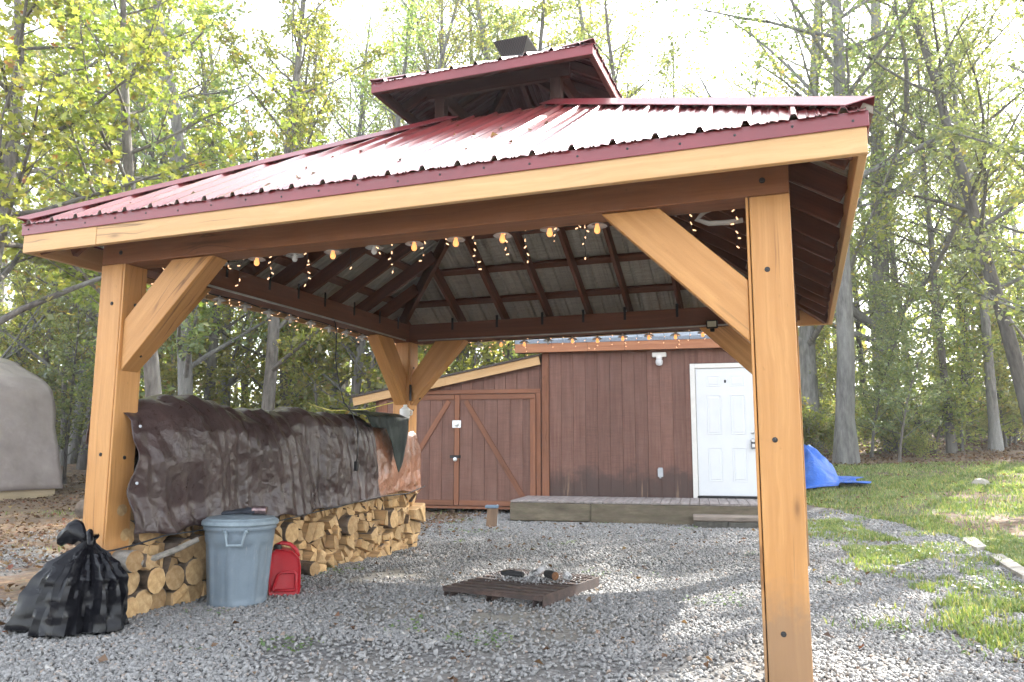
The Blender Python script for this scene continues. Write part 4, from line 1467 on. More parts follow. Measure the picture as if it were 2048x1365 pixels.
def shrink(poly, d):
    cx = sum(p[0] for p in poly) / len(poly); cy = sum(p[1] for p in poly) / len(poly)
    q = list(poly)
    n = len(poly)
    for i in range(n):
        a = poly[i]; b = poly[(i + 1) % n]
        ex, ey = b[0] - a[0], b[1] - a[1]
        L = math.hypot(ex, ey)
        if L < 1e-5:
            continue
        nx_, ny_ = ey / L, -ex / L
        if (cx - a[0]) * nx_ + (cy - a[1]) * ny_ > 0:
            nx_, ny_ = -nx_, -ny_
        q = clip(q, nx_, ny_, a[0] * nx_ + a[1] * ny_ - d)
    return q

def area(p):
    return abs(sum(p[i][0] * p[(i + 1) % len(p)][1] - p[(i + 1) % len(p)][0] * p[i][1] for i in range(len(p)))) / 2

LOGN = 0
def log_obj(poly, x0, x1, rnd, label, group, rng_, bark=BARK, skew=0.0, tilt=0.0):
    """poly in (y,z); log runs along x"""
    cy = sum(p[0] for p in poly) / len(poly); cz = sum(p[1] for p in poly) / len(poly)
    if rnd:
        r = math.sqrt(area(poly) / math.pi) * 1.02
        ph = rng_.uniform(0, 6)
        pts = []
        for k in range(14):
            a = 2 * math.pi * k / 14
            rr = r * (1 + .05 * math.sin(2 * a + ph) + .025 * math.sin(5 * a + 2 * ph))
            pts.append((cy + rr * math.cos(a), cz + rr * math.sin(a)))
        mats_side = [1] * 14
    else:
        pts = []
        n = len(poly)
        for i in range(n):
            a = poly[i]; b = poly[(i + 1) % n]
            for t in (0.0, .36, .70):
                pts.append((a[0] + (b[0] - a[0]) * t + rng_.uniform(-.004, .004), a[1] + (b[1] - a[1]) * t + rng_.uniform(-.004, .004)))
        bk = rng_.randrange(n)
        mats_side = [1 if (i // 3) == bk and rng_.random() < .95 else 2 for i in range(3 * n)]
    n = len(pts)
    V, F, mi = [], [], []
    xs = [x0, (x0 + x1) / 2, x1 - .012, x1]
    kx = rng_.uniform(-.02, .02)
    for j, x in enumerate(xs):
        sc = (.94, 1.0, 1.0, .955)[j]
        dy = kx * (j - 2) * .5
        for (y, z) in pts:
            yy = (y - cy) * sc; zz = (z - cz) * sc
            V.append((x - x1 + skew * yy * (j >= 2) + rng_.uniform(-.004, .004) * (j < 3) + tilt * zz, yy + dy, zz))
    for j in range(3):
        for i in range(n):
            i2 = (i + 1) % n
            F.append((j * n + i, j * n + i2, (j + 1) * n + i2, (j + 1) * n + i)); mi.append(mats_side[i] if j < 2 else (1 if rnd else mats_side[i]))
    c = len(V)
    V.append((0.004, 0, 0)); V.append((x0 - x1, 0, 0))
    for i in range(n):
        i2 = (i + 1) % n
        F.append((3 * n + i, 3 * n + i2, c)); mi.append(0)
        F.append((i2, i, c + 1)); mi.append(0)
    o = mk("firewood_log", V, F, [ENDG, bark, SPLIT], None, mi, Mw=Matrix.Translation((x1, cy, cz)))
    if rnd:
        o.data.polygons.foreach_set("use_smooth", np.array([len(p.vertices) == 4 for p in o.data.polygons]))
    tag(o, label, "firewood", group)
    return o

lr = random.Random(21)
pts = []
ZTOP = .74
y = .16
cells = []
ROWH = .152
nrow = 5
for rI in range(nrow):
    y = .10 + (.06 if rI % 2 else 0)
    while y < 4.14:
        near = y < .95
        st = lr.uniform(.13, .20) if near else lr.uniform(.14, .21)
        pts.append((y + lr.uniform(-.025, .025), .06 + rI * ROWH + lr.uniform(-.03, .03)))
        y += st
for i, p in enumerate(pts):
    poly = [(.06, .0), (4.17, .0), (4.17, ZTOP), (.06, ZTOP)]
    for j, q in enumerate(pts):
        if i == j or abs(q[0] - p[0]) > .45 or abs(q[1] - p[1]) > .4:
            continue
        nx_, ny_ = q[0] - p[0], q[1] - p[1]
        poly = clip(poly, nx_, ny_, (q[0] ** 2 + q[1] ** 2 - p[0] ** 2 - p[1] ** 2) / 2)
        if len(poly) < 3:
            break
    if len(poly) >= 3 and area(poly) > .002:
        cells.append((p, poly))
nlog = 0
for p, poly in cells:
    near = p[0] < 1.0
    x1 = .295 + lr.uniform(-.05, .04)
    if p[1] > .44:
        x1 -= .085
    x0 = x1 - lr.uniform(.30, .34)
    L1 = ("round sawn log in the stack between left post and grey bin", "round logs by the left post")
    L2 = ("split firewood piece in the stack under the brown tarp", "split firewood under the tarp")
    L3 = ("split firewood piece in the sunlit stack below the copper tarp", "split firewood below the copper tarp")
    row = ("bottom row", "second row up", "third row up", "fourth row up", "top row")[min(4, int(p[1] / ROWH))]
    L1 = ("round sawn log in the %s between left post and grey bin" % row, "round logs by the left post, " + row)
    L2 = ("split firewood piece in the %s of the stack under the brown tarp" % row, "split firewood under the brown tarp, " + row)
    L3 = ("split firewood piece in the %s of the stack below the copper tarp" % row, "split firewood below the copper tarp, " + row)
    LL_ = L1 if near else (L2 if p[0] < 3.0 else L3)
    if (near and lr.random() < .62) or (not near and lr.random() < .10):
        if not near:
            LL_ = ("dark-barked round log in the %s among the split firewood" % row, "round logs among the split wood, " + row)
        log_obj(shrink(poly, .003), x0, x1 + .01, True, LL_[0], LL_[1], lr, lr.choice((BARK, BARK, BARKG)))
        nlog += 1
    else:
        # split the cell into wedges
        cy = sum(q[0] for q in poly) / len(poly); cz = sum(q[1] for q in poly) / len(poly)
        halves = [poly]
        if area(poly) > .009:
            a0 = lr.uniform(0, math.pi)
            ox, oy = cy + lr.uniform(-.02, .02), cz + lr.uniform(-.02, .02)
            for cut in range(2 if area(poly) > .017 and lr.random() < .8 else 1):
                a = a0 + cut * lr.uniform(1.1, 2.0)
                nx_, ny_ = math.cos(a), math.sin(a)
                c = ox * nx_ + oy * ny_
                nh = []
                for h in halves:
                    nh += [q for q in (clip(h, nx_, ny_, c), clip(h, -nx_, -ny_, -c)) if len(q) >= 3]
                halves = nh
        for h in halves:
            h = shrink(h, .0035)
            if len(h) < 3 or area(h) < .0012:
                continue
            # drop very short edges so that pieces read as wedges
            hh = [h[i] for i in range(len(h)) if math.hypot(h[i][0] - h[(i + 1) % len(h)][0], h[i][1] - h[(i + 1) % len(h)][1]) > .018]
            if len(hh) < 3:
                continue
            xx = x1 + lr.uniform(-.06, .045) * (1 if p[1] < .44 else .4)
            if near:
                LL_ = ("split log wedge in the %s between left post and grey bin" % row, "split logs by the left post, " + row)
            log_obj(hh, xx - .34, xx, False, LL_[0], LL_[1], lr, BARK, lr.uniform(-.4, .4), lr.uniform(-.4, .3))
            nlog += 1
# a barked log lying at the foot of the stack and a branch across the near logs
V, F = tube_geo([(.05, 2.02, .062), (.25, 1.98, .062), (.42, 1.94, .064), (.435, 1.937, .064)], [.066, .064, .062, .058], 14)
mi = [1] * (len(F) - 2) + [0, 0]
o = mk("firewood_log", V, F, [ENDG, BARK], None, mi, smooth=False)
tag(o, "dark-barked log lying loose at the foot of the stack beside red can", "firewood")
V, F = tube_geo([(.26, .12, .30), (.36, .26, .36), (.43, .38, .405), (.50, .48, .46)], [.020, .021, .020, .018], 9)
o = mk("branch", V, F, [ENDG, BARKG], None, [1] * (len(F) - 2) + [0, 0])
tag(o, "thin cut branch lying across the logs by the left post", "branch")

# ------------------------------------------------------------------ tarps
def crumple(m, P, s):
    """height of crumpled sheet plastic: warped cellular facets at three sizes"""
    wv = m.n("ShaderNodeTexNoise"); wv.inputs["Scale"].default_value = s * .45; wv.inputs["Detail"].default_value = 3
    m.l(P, wv.inputs["Vector"])
    ad = m.n("ShaderNodeVectorMath", operation='MULTIPLY_ADD'); m.l(wv.outputs["Color"], ad.inputs[0]); ad.inputs[1].default_value = (.32, .32, .32); m.l(P, ad.inputs[2])
    h = None
    for sc, amp in ((1.0, 1.0), (2.3, .42), (5.2, .17)):
        v = m.n("ShaderNodeTexVoronoi"); v.inputs["Scale"].default_value = s * sc
        m.l(ad.outputs[0], v.inputs["Vector"])
        q = m.math('MULTIPLY', v.outputs["Distance"], amp)
        h = q if h is None else m.math('ADD', h, q)
    return h

def tarp_mat(name, c, rough, var=.25, spec=.5, alpha=None, crease=.6):
    m = NT(name)
    tc = m.n("ShaderNodeTexCoord")
    ge = m.n("ShaderNodeNewGeometry")
    P = ge.outputs["Position"]
    n1 = m.noise(P, 2.5, 5, .6)
    n2 = m.noise(P, 22, 6, .65, .6)
    n3 = m.noise(P, 7, 4, .6, 1.0)
    cc = m.ramp(n1, [(.3, tuple(x * (1 - var) for x in c)), (.7, tuple(min(1, x * (1 + var)) for x in c))])
    cc = m.mix(m.ramp(n3, [(.56, 0), (.72, .10)]), cc, tuple(min(1, x * 2.3 + .03) for x in c))
    m.base(cc).set(Roughness=m.ramp(n2, [(.3, rough * .8), (.7, rough * 1.25)]))
    m.b.inputs["Specular IOR Level"].default_value = spec
    m.bump(crumple(m, P, 9.0), crease, .022)
    return m.m
TARPB = tarp_mat("brown_tarp", (.055, .034, .031), .31, spec=.45, crease=.28)
TARPC = tarp_mat("copper_tarp", (.26, .115, .062), .30, spec=.6, crease=.5)
TARPG = tarp_mat("green_tarp", (.010, .017, .014), .5, spec=.18, crease=.2)
TARPS = tarp_mat("shelter_tarp", (.31, .265, .25), .34, .15, crease=.12)
TARPBL = tarp_mat("blue_tarp", (.02, .13, .55), .4, .25, crease=.5)

def tri(x):
    return abs((x % 1.0) - .5) * 2 - .5
def facets(u, v, seed):
    """crisp straight creases: triangle waves in several directions on a warped sheet"""
    rd_ = random.Random(seed * 1000)
    w1 = mnoise.noise(Vector((u * 1.3 + seed, v * 1.3, 0))); w2 = mnoise.noise(Vector((u * 1.3, v * 1.3 + seed, 5)))
    h = 0
    for k in range(7):
        a = rd_.uniform(0, math.pi); fr = (1.1, 1.6, 2.3, 3.3, 4.8, 6.5, 8.5)[k]; ph = rd_.random()
        amp = (.55 if k < 4 else .85) / fr * (.35 + max(0, mnoise.noise(Vector((u * 1.1 + k * 7, v * 1.1, seed + k))) + .35))
        h += amp * tri(fr * (u * math.cos(a) + v * math.sin(a)) + ph + .45 * w1 * math.cos(3 * a) + .45 * w2)
    return h
def fold_noise(u, v, seed):
    a = mnoise.noise(Vector((u * 2.3 + seed, v * 1.4, seed)))
    b = mnoise.noise(Vector((u * 5.5 - v * 2.0 + seed, v * 2.5 + u, seed * 2)))
    c = mnoise.noise(Vector((u * 13 + v * 4, v * 9 - u * 5, seed * 3)))
    return (1 - abs(a) * 2) * .5 + (1 - abs(b) * 2) * .3 + (.5 - abs(c)) * .3

def drape(name, prof, y0, y1, mat, seed, amp, ny_=150, nv=70, sag=None, edge=None, parent=None):
    """sheet swept along y over the section prof [(x,z)...]"""
    # resample section
    L = [0]
    for a, b in zip(prof[:-1], prof[1:]):
        L.append(L[-1] + math.hypot(b[0] - a[0], b[1] - a[1]))
    V, F = [], []
    for i in range(ny_ + 1):
        t = i / ny_
        y = y0 + (y1 - y0) * t
        for j in range(nv + 1):
            s = L[-1] * j / nv
            k = 0
            while k < len(L) - 2 and s > L[k + 1]:
                k += 1
            f = (s - L[k]) / (L[k + 1] - L[k])
            x = prof[k][0] + (prof[k + 1][0] - prof[k][0]) * f
            z = prof[k][1] + (prof[k + 1][1] - prof[k][1]) * f
            # averaged tangent for soft corners
            w = .10
            def at(ss):
                ss = min(max(ss, 0), L[-1]); kk = 0
                while kk < len(L) - 2 and ss > L[kk + 1]:
                    kk += 1
                ff = (ss - L[kk]) / (L[kk + 1] - L[kk])
                return Vector((prof[kk][0] + (prof[kk + 1][0] - prof[kk][0]) * ff, prof[kk][1] + (prof[kk + 1][1] - prof[kk][1]) * ff))
            A, B = at(s - w), at(s + w)
            mid = (A + B + at(s) * 2) / 4
            tg = (B - A)
            tg = tg.normalized() if tg.length > 1e-6 else Vector((1, 0))
            nrm = Vector((-tg.y, tg.x))
            if nrm.y < 0 and abs(nrm.y) > .5:
                nrm = -nrm
            d = amp * (.55 * fold_noise(y, s, seed) + 1.9 * facets(y, s, seed))
            hang = sm(np.array((s - L[-1] * .55) / (L[-1] * .45)))
            d += amp * .8 * float(hang) * math.sin(y * 9 + 1.3 * math.sin(y * 3.1 + seed)) * (.5 + .5 * math.sin(y * 2.3 + seed))
            p = mid + nrm * d
            yy = y; xx = p.x; zz = p.y
            if sag:
                zz += sag(y, s / L[-1])
            if edge:
                yy += edge(t, s / L[-1])
            V.append((xx, yy, zz))
    for i in range(ny_):
        for j in range(nv):
            a = i * (nv + 1) + j
            F.append((a, a + 1, a + nv + 2, a + nv + 1))
    o = mk(name, V, F, mat, parent, smooth=True)
    md = o.modifiers.new("thickness", 'SOLIDIFY'); md.thickness = .003; md.offset = -1
    return o

secB = [(-.10, .10), (-.08, 1.20), (-.06, 1.34), (.02, 1.42), (.14, 1.40), (.285, 1.28), (.335, .95), (.36, .50)]
def sagB(y, s):
    z = 0
    top = math.exp(-((s - .52) / .16) ** 2)
    z += top * (.05 * math.exp(-((y - .75) / .28) ** 2) - .03 * math.exp(-((y - 1.6) / .35) ** 2) + .03 * mnoise.noise(Vector((y * 2.2, 1.7, 0))) - .10 * math.exp(-((y - .1) / .18) ** 2))
    low = max(0, (s - .75) / .25)
    z += low * (.045 * mnoise.noise(Vector((y * 3.1, 8.2, 0))) + .015 * math.sin(y * 13) + .03 * max(0, y - 1.8) - .06 * math.exp(-((y - 1.0) / .35) ** 2))
    return z
def edgeB(t, s):
    if t < .08 and s < .42:
        return (.08 - t) / .08 * .16
    if t < .08:
        return (.08 - t) / .08 * (.022 * math.sin(s * 19 + .5) + .012 * math.sin(s * 41))
    if t > .93:
        return (t - .93) / .07 * (.05 * math.sin(s * 7))
    return 0
tb = drape("brown_tarp", secB, .06, 3.10, TARPB, 4.3, .050, 240, 120, sagB, edgeB)
tag(tb, "large crumpled dark brown tarp draped over the firewood stack", "tarp")
V, F = lathe_geo([(.004, 0), (.009, .001), (.0095, .003), (.004, .004)], 12)
for (yy, zz, xx) in ((.075, .84, .352), (.10, 1.20, .322)):
    M = Matrix.Translation((xx, yy, zz)) @ Vector((.85, -.5, .1)).to_track_quat('Z', 'Y').to_matrix().to_4x4()
    mk("grommet", V, F, GREYPL, tb, Mw=M)
secC = [(-.09, .10), (-.07, 1.13), (-.05, 1.27), (.03, 1.34), (.12, 1.33), (.235, 1.21), (.275, .95), (.305, .585)]
tc_ = drape("copper_tarp", secC, 2.86, 4.12, TARPC, 9.1, .034, 120, 110,
            lambda y, s: .02 * mnoise.noise(Vector((y * 4, s * 3, 3))) + (max(0, (s - .75) / .25)) * .02 * math.sin(y * 9),
            lambda t, s: (.03 * math.sin(s * 17) * max(0, (t - .9) / .1)))
tag(tc_, "shiny copper brown tarp over the far end of the firewood stack", "tarp")
# dark green corner of sheet folded over the top, hanging to a point
V, F = [], []
nu, nv = 40, 30
for i in range(nu + 1):
    a = i / nu
    for j in range(nv + 1):
        b_ = j / nv
        yy = 2.72 + 1.06 * a
        # length hanging down grows to a point around a=.72
        hang = .12 + .46 * max(0, 1 - abs(a - .72) / .34)
        s = b_ * (.34 + hang)
        if s < .34:
            xx = -.02 + s * .95; zz = 1.455 - .06 * (s / .34) ** 2
        else:
            q = s - .34
            xx = .318 + .05 * q; zz = 1.395 - q
        d = .022 * mnoise.noise(Vector((yy * 6, b_ * 4, 2.2))) + .02 * math.sin(yy * 17 + b_ * 3) * b_
        xx += max(d, -.004) + .018; zz += abs(d) * .6 * (1 - b_)
        yy2 = yy + (a - .74) * -.35 * b_ * b_
        V.append((xx, yy2, zz))
for i in range(nu):
    for j in range(nv):
        a = i * (nv + 1) + j
        F.append((a, a + 1, a + nv + 2, a + nv + 1))
gf = mk("green_tarp", V, F, TARPG, None, smooth=True)
md = gf.modifiers.new("thickness", 'SOLIDIFY'); md.thickness = .003; md.offset = -1
tag(gf, "dark green tarp corner folded over and hanging in a point", "tarp")
# rope that ties the tarp to the left post
o = tube("tie_rope", [(-.012, -.012, .44), (.10, -.016, .43), (.205, -.010, .42), (.23, .05, .425), (.30, .14, .45), (.40, .30, .50), (.42, .70, .505), (.41, 1.5, .50), (.40, 2.4, .56), (.38, 3.1, .60), (.365, 3.7, .60), (.36, 4.1, .66)], .006, CABLE, None, 6)
tag(o, "dark rope tying the tarp round the left post", "rope")
# upturned white plastic jug on the stack by the back post
jug = empty("plastic_jug", (.20, 3.90, 1.40), label="upturned white plastic jug on the stack by back post", cat="jug")
lathe("body", [(.045, -.02), (.052, .02), (.062, .075), (.06, .10), (.03, .125), (.02, .13)], simple("white_plastic", (.72, .72, .69), .4, 0, .05), jug, 18)
lathe("cap", [(.021, .130), (.022, .148), (.019, .152)], WHITET, jug, 14)
tube("handle", [(.05, .0, .03), (.085, .0, .045), (.088, .0, .08), (.055, .0, .095)], .008, WHITET, jug, 7)
o = tube("yellow_rope", [(-.02, D + .02, 1.62), (-1.2, 5.4, 1.60), (-3.2, 7.6, 1.72), (-5.2, 9.8, 2.0)], .006, simple("yellow_rope", (.5, .42, .08), .8), None, 5)
tag(o, "thin yellow rope strung from the back post towards the woods", "rope")

# ------------------------------------------------------------------ grey bin
BINP = NT("bin_plastic")
_v = BINP.coords((1, 1, 1), jitter=False)
_g = BINP.noise(_v, 9, 6, .7); _st = BINP.n("ShaderNodeMapping"); _st.inputs["Scale"].default_value = (1, 1, .12)
BINP.l(_v, _st.inputs["Vector"]); _g2 = BINP.noise(_st.outputs[0], 38, 5, .7)
BINP.base(BINP.mix(BINP.ramp(_g2, [(.62, 0), (.72, .55)]), BINP.ramp(_g, [(.3, (.15, .19, .225)), (.7, (.19, .235, .27))]), (.42, .40, .36))).set(Roughness=.48)
BINP.bump(_g, .08, .003); BINP = BINP.m
BINL = simple("bin_lid_plastic", (.21, .26, .29), .5, 0, .2, 16, bump=.1)
bin_ = empty("rubbish_bin", (.60, .775, 0), -.35, "grey round plastic rubbish bin with lid beside the log stack", "bin")
def binr(a, z):
    # sunk panels between broad ribs
    k = (a / (2 * math.pi) * 8) % 1.0
    d = abs(k - .5) * 2
    sunk = 1 - float(sm(np.array((d - .62) / .12)))
    hz_ = float(sm(np.array((z - .015) / .03))) * (1 - float(sm(np.array((z - (.40 + .0 * k)) / .03))))
    return 1 - .06 * sunk * hz_
prof = [(.188, 0), (.196, .006)] + [(.198 + .038 * z / .54, z) for z in np.linspace(.015, .50, 24)] + [(.238, .505), (.243, .512), (.243, .535), (.236, .54)]
V, F = lathe_geo(prof, 96, binr)
o = mk("body", V, F, BINP, bin_, smooth=True, Mw=WM[bin_])
lid = lathe("lid", [(.20, .535), (.252, .537), (.258, .545), (.257, .562), (.248, .572), (.235, .575), (.228, .585), (.20, .590), (.12, .602), (.03, .606)], BINL, bin_, 48)
for an in (R(-38), R(142)):
    M = WM[bin_] @ Matrix.Rotation(an, 4, 'Z') @ Matrix.Translation((.236, 0, .455))
    Vh, Fh = join_geo([tube_geo([(.0, -.062, .05), (.022, -.058, .03), (.034, -.048, -.035), (.034, .048, -.035), (.022, .058, .03), (.0, .062, .05)], [.012, .011, .010, .010, .011, .012], 8),
                       tube_geo([(-.01, -.068, .055), (.012, -.064, .045)], [.018, .012], 8), tube_geo([(-.01, .068, .055), (.012, .064, .045)], [.018, .012], 8)])
    mk("handle", Vh, Fh, BINL, bin_, smooth=True, Mw=M)
# work glove or rag lying on the lid
V, F = [], []
GLV = simple("dark_cloth", (.028, .032, .042), .9, 0, .4, 30, bump=.5)
for i in range(25):
    t = i / 24
    for k in range(14):
        a = 2 * math.pi * k / 14
        ry = .045 * (1 - .35 * t) * (1 + .15 * mnoise.noise(Vector((t * 5, math.cos(a), math.sin(a)))))
        rz = .022 * (.35 + 1.0 * min(1, .2 + t * 1.3)) * (1 + .4 * mnoise.noise(Vector((t * 6, math.sin(a) * 1.3, 4))))
        V.append((-.115 + .23 * t, ry * math.cos(a) + .02 * math.sin(t * 4), .012 + max(-.010, rz * math.sin(a)) + .010 * t))
for i in range(24):
    for k in range(14):
        F.append((i * 14 + k, i * 14 + (k + 1) % 14, (i + 1) * 14 + (k + 1) % 14, (i + 1) * 14 + k))
F.append(tuple(range(13, -1, -1))); F.append(tuple(24 * 14 + k for k in range(14)))
o = mk("folded_rag", V, F, GLV, None, smooth=True, Mw=Matrix.Translation((.60, .76, .600)) @ Matrix.Rotation(.35, 4, 'Z'))
tag(o, "dark folded rag lying on the lid of the grey bin", "rag")
can_ = lathe("drink_can", [(.022, -.05), (.029, -.046), (.030, -.04), (.030, .04), (.024, .05), (.02, .05)], simple("can_metal", (.20, .14, .14), .3, .7, .6, 30), None, 16,
             (.735, .80, .634), Matrix.Rotation(.4, 4, 'Z') @ Matrix.Rotation(R(90), 4, 'Y'))
tag(can_, "crushed metal can tucked in the rag on the bin lid", "can")

# ------------------------------------------------------------------ red fuel can
REDP = simple("red_plastic", (.42, .012, .02), .35, 0, .15, 6, spec=.5)
fc = empty("fuel_can", (.70, 1.17, 0), R(36), "red plastic fuel can standing behind the grey bin", "fuel can")
def fuel_geo():
    bm = bmesh.new()
    # side outline (local x across, z up), extruded in y and rounded
    out = [(-.105, 0), (.105, 0), (.112, .05), (.110, .20), (.098, .265), (.045, .318), (-.02, .335), (-.075, .335), (-.10, .31), (-.108, .22), (-.112, .06)]
    rows = []
    for (y, sc) in ((-.078, .86), (-.088, .95), (-.09, 1.0), (.09, 1.0), (.088, .95), (.078, .86)):
        rows.append([bm.verts.new(((x) * sc, y, .165 + (z - .165) * (.5 + .5 * sc))) for x, z in out])
    n = len(out)
    for a, b in zip(rows[:-1], rows[1:]):
        for i in range(n):
            bm.faces.new((a[i], a[(i + 1) % n], b[(i + 1) % n], b[i]))
    f0 = bm.faces.new(list(reversed(rows[0])))
    f1 = bm.faces.new(rows[-1])
    bmesh.ops.recalc_face_normals(bm, faces=bm.faces)
    me = bpy.data.meshes.new("body")
    bm.to_mesh(me); bm.free()
    me.materials.append(REDP)
    me.polygons.foreach_set("use_smooth", np.ones(len(me.polygons), bool))
    return me
o = bpy.data.objects.new("body", fuel_geo())
place(o, WM[fc], fc)
md = o.modifiers.new("round", 'BEVEL'); md.width = .012; md.segments = 3; md.limit_method = 'ANGLE'; md.angle_limit = R(35)
# raised frame round a sunk front panel
tube("panel_frame", [(-.075, -.086, .045), (.070, -.086, .045), (.078, -.087, .06), (.078, -.087, .155), (.06, -.087, .172), (-.02, -.087, .172), (-.05, -.087, .155), (-.082, -.086, .06), (-.075, -.086, .045)], .012, REDP, fc, 8)
tube("grip", [(-.085, 0, .30), (-.07, 0, .355), (-.03, 0, .372), (.03, 0, .36), (.075, 0, .315), (.088, 0, .27)], [.018, .016, .015, .015, .016, .018], REDP, fc, 10)
lathe("cap", [(.026, .325), (.028, .33), (.028, .36), (.022, .366)], simple("black_plastic", (.03, .03, .03), .5), fc, 16, (-.06, -.045, 0))

# ------------------------------------------------------------------ black rubbish bag
BAGM = NT("black_bag_plastic")
_ge = BAGM.n("ShaderNodeNewGeometry")
_a = BAGM.noise(_ge.outputs["Position"], 11, 5, .6, 1.2); _b2 = BAGM.noise(_ge.outputs["Position"], 40, 4, .6, .8)
BAGM.base((.006, .006, .008)).set(Roughness=BAGM.ramp(_b2, [(.3, .17), (.7, .27)]))
BAGM.b.inputs["Specular IOR Level"].default_value = .22
BAGM.bump(crumple(BAGM, _ge.outputs["Position"], 7.0), .06, .02); BAGM = BAGM.m
bag = empty("rubbish_bag", (.28, -.235, 0), 0, "full black plastic rubbish bag slumped against the left post", "rubbish bag")
V, F = [], []
NS, NZ = 72, 36
rp = [(0, .24), (.03, .32), (.10, .30), (.20, .275), (.30, .245), (.38, .19), (.44, .12), (.48, .06), (.50, .034), (.515, .03), (.53, .045), (.548, .05)]
for i in range(NZ + 1):
    t = i / NZ
    z = .548 * t
    k = 0
    while k < len(rp) - 2 and z > rp[k + 1][0]:
        k += 1
    r = rp[k][1] + (rp[k + 1][1] - rp[k][1]) * sm(np.array((z - rp[k][0]) / (rp[k + 1][0] - rp[k][0])))
    r = float(r)
    for j in range(NS):
        a = 2 * math.pi * j / NS
        up = z / .5
        pleat = (abs(math.sin(a * 5 + 1.7 * math.sin(a * 2 + .8) + up * .8)) ** 1.4 - .45) * .30 * min(1, up * 1.5 + .1)
        blob = .08 * mnoise.noise(Vector((math.cos(a) * 1.3, math.sin(a) * 1.3, z * 3.2 + 5)))
        crease = .13 * (1 - abs(2.2 * mnoise.noise(Vector((math.cos(a) * 2.6 + z * 2, math.sin(a) * 2.6, z * 6))))) * (1 - .5 * up)
        rr = r * (1 + pleat * .8 + blob + crease * .25 - .03) + .13 * facets(a * 1.05 + .25 * z, z * .40, 6.2) * min(1, (.56 - z) * 6)
        lean = .10 * up
        x = rr * math.cos(a) * 1.05 + lean * .55
        y = rr * math.sin(a) * .80 - .0 * up
        if y > .215:
            y = .215 - .01 * math.sin(a * 9)
        if z < .12 and x < -.1:
            x -= (.12 - z) * .6 * max(0, -math.cos(a) - .3)       # skirt trailing to the left
        V.append((x, y, z + .004 + .012 * mnoise.noise(Vector((a * 2, z * 9, 1)))))
for i in range(NZ):
    for j in range(NS):
        F.append((i * NS + j, i * NS + (j + 1) % NS, (i + 1) * NS + (j + 1) % NS, (i + 1) * NS + j))
F.append(tuple(NZ * NS + j for j in range(NS)))
F.append(tuple(NS - 1 - j for j in range(NS)))
sk = mk("sack", V, F, BAGM, bag, smooth=True, Mw=WM[bag])
sk.data.set_sharp_from_angle(angle=R(24))
def ear(p0, p1, w_, seed):
    V, F = [], []
    p0 = Vector(p0); p1 = Vector(p1)
    for i in range(13):
        t = i / 12
        c = p0.lerp(p1, t) + Vector((0, 0, .05 * math.sin(t * math.pi)))
        ww = w_ * (.25 + math.sin(min(1, t * 1.15) * math.pi * .75) * .9)
        for k in range(12):
            a = 2 * math.pi * k / 12
            q = ww * (1 + .35 * mnoise.noise(Vector((t * 4 + seed, math.cos(a) * 1.5, math.sin(a) * 1.5))))
            V.append(c + Vector((.25 * q * math.cos(a), .55 * q * math.cos(a), q * math.sin(a))))
    for i in range(12):
        for k in range(12):
            F.append((i * 12 + k, i * 12 + (k + 1) % 12, (i + 1) * 12 + (k + 1) % 12, (i + 1) * 12 + k))
    F.append(tuple(range(11, -1, -1))); F.append(tuple(144 + k for k in range(12)))
    return mk("tie_ear", V, F, BAGM, bag, smooth=True, Mw=WM[bag])
ear((.055, -.01, .515), (-.125, -.03, .525), .055, 2)
ear((.055, -.01, .515), (.135, -.06, .50), .030, 7)

# ------------------------------------------------------------------ steel fire grate with charred wood
RUST = NT("rusty_steel")
_v = RUST.coords((1, 1, 1)); _g = RUST.noise(_v, 14, 6, .7); _g2 = RUST.noise(_v, 4, 4, .6)
RUST.base(RUST.mix(RUST.ramp(_g2, [(.35, 0), (.65, .7)]), RUST.ramp(_g, [(.3, (.05, .034, .028)), (.55, (.105, .066, .052)), (.75, (.17, .12, .095))]), (.055, .048, .045)))
RUST.set(Roughness=.8, Metallic=.25).bump(_g, .4, .004); RUST = RUST.m
GA = math.atan2(1.36 - 1.51, 2.81 - 1.88)
grate = empty("fire_grate", (2.31, 1.88, 0), GA, "rusty steel slatted fire grate on the gravel", "grate")
GWx, GWy, GH = .41, .47, .082
for k in range(9):
    yy = -GWy + .035 + k * (2 * GWy - .07) / 8
    # angle-iron slats with the ribs turned down
    s = box("slat", (-GWx, yy - .030, GH - .010), (GWx - .012, yy + .030, GH), RUST, grate, .002, 'x')
    box("slat_lip", (-GWx + .002, yy - .030, GH - .034), (GWx - .014, yy - .025, GH - .0105), RUST, s, 0, 'x', Mw=WM[grate])
for xx in (-GWx + .035, -.02, GWx - .06):
    for dx in (-.026, .022):
        box("runner", (xx + dx, -GWy + .008, .002), (xx + dx + .004, GWy - .008, GH - .0345), RUST, grate, 0, 'y')
    box("runner", (xx - .026, -GWy + .01, -.003), (xx + .026, GWy - .01, .0015), RUST, grate, 0, 'y')
box("end_plate", (GWx - .0115, -GWy, .0), (GWx, GWy, GH + .004), RUST, grate, .002, 'y')
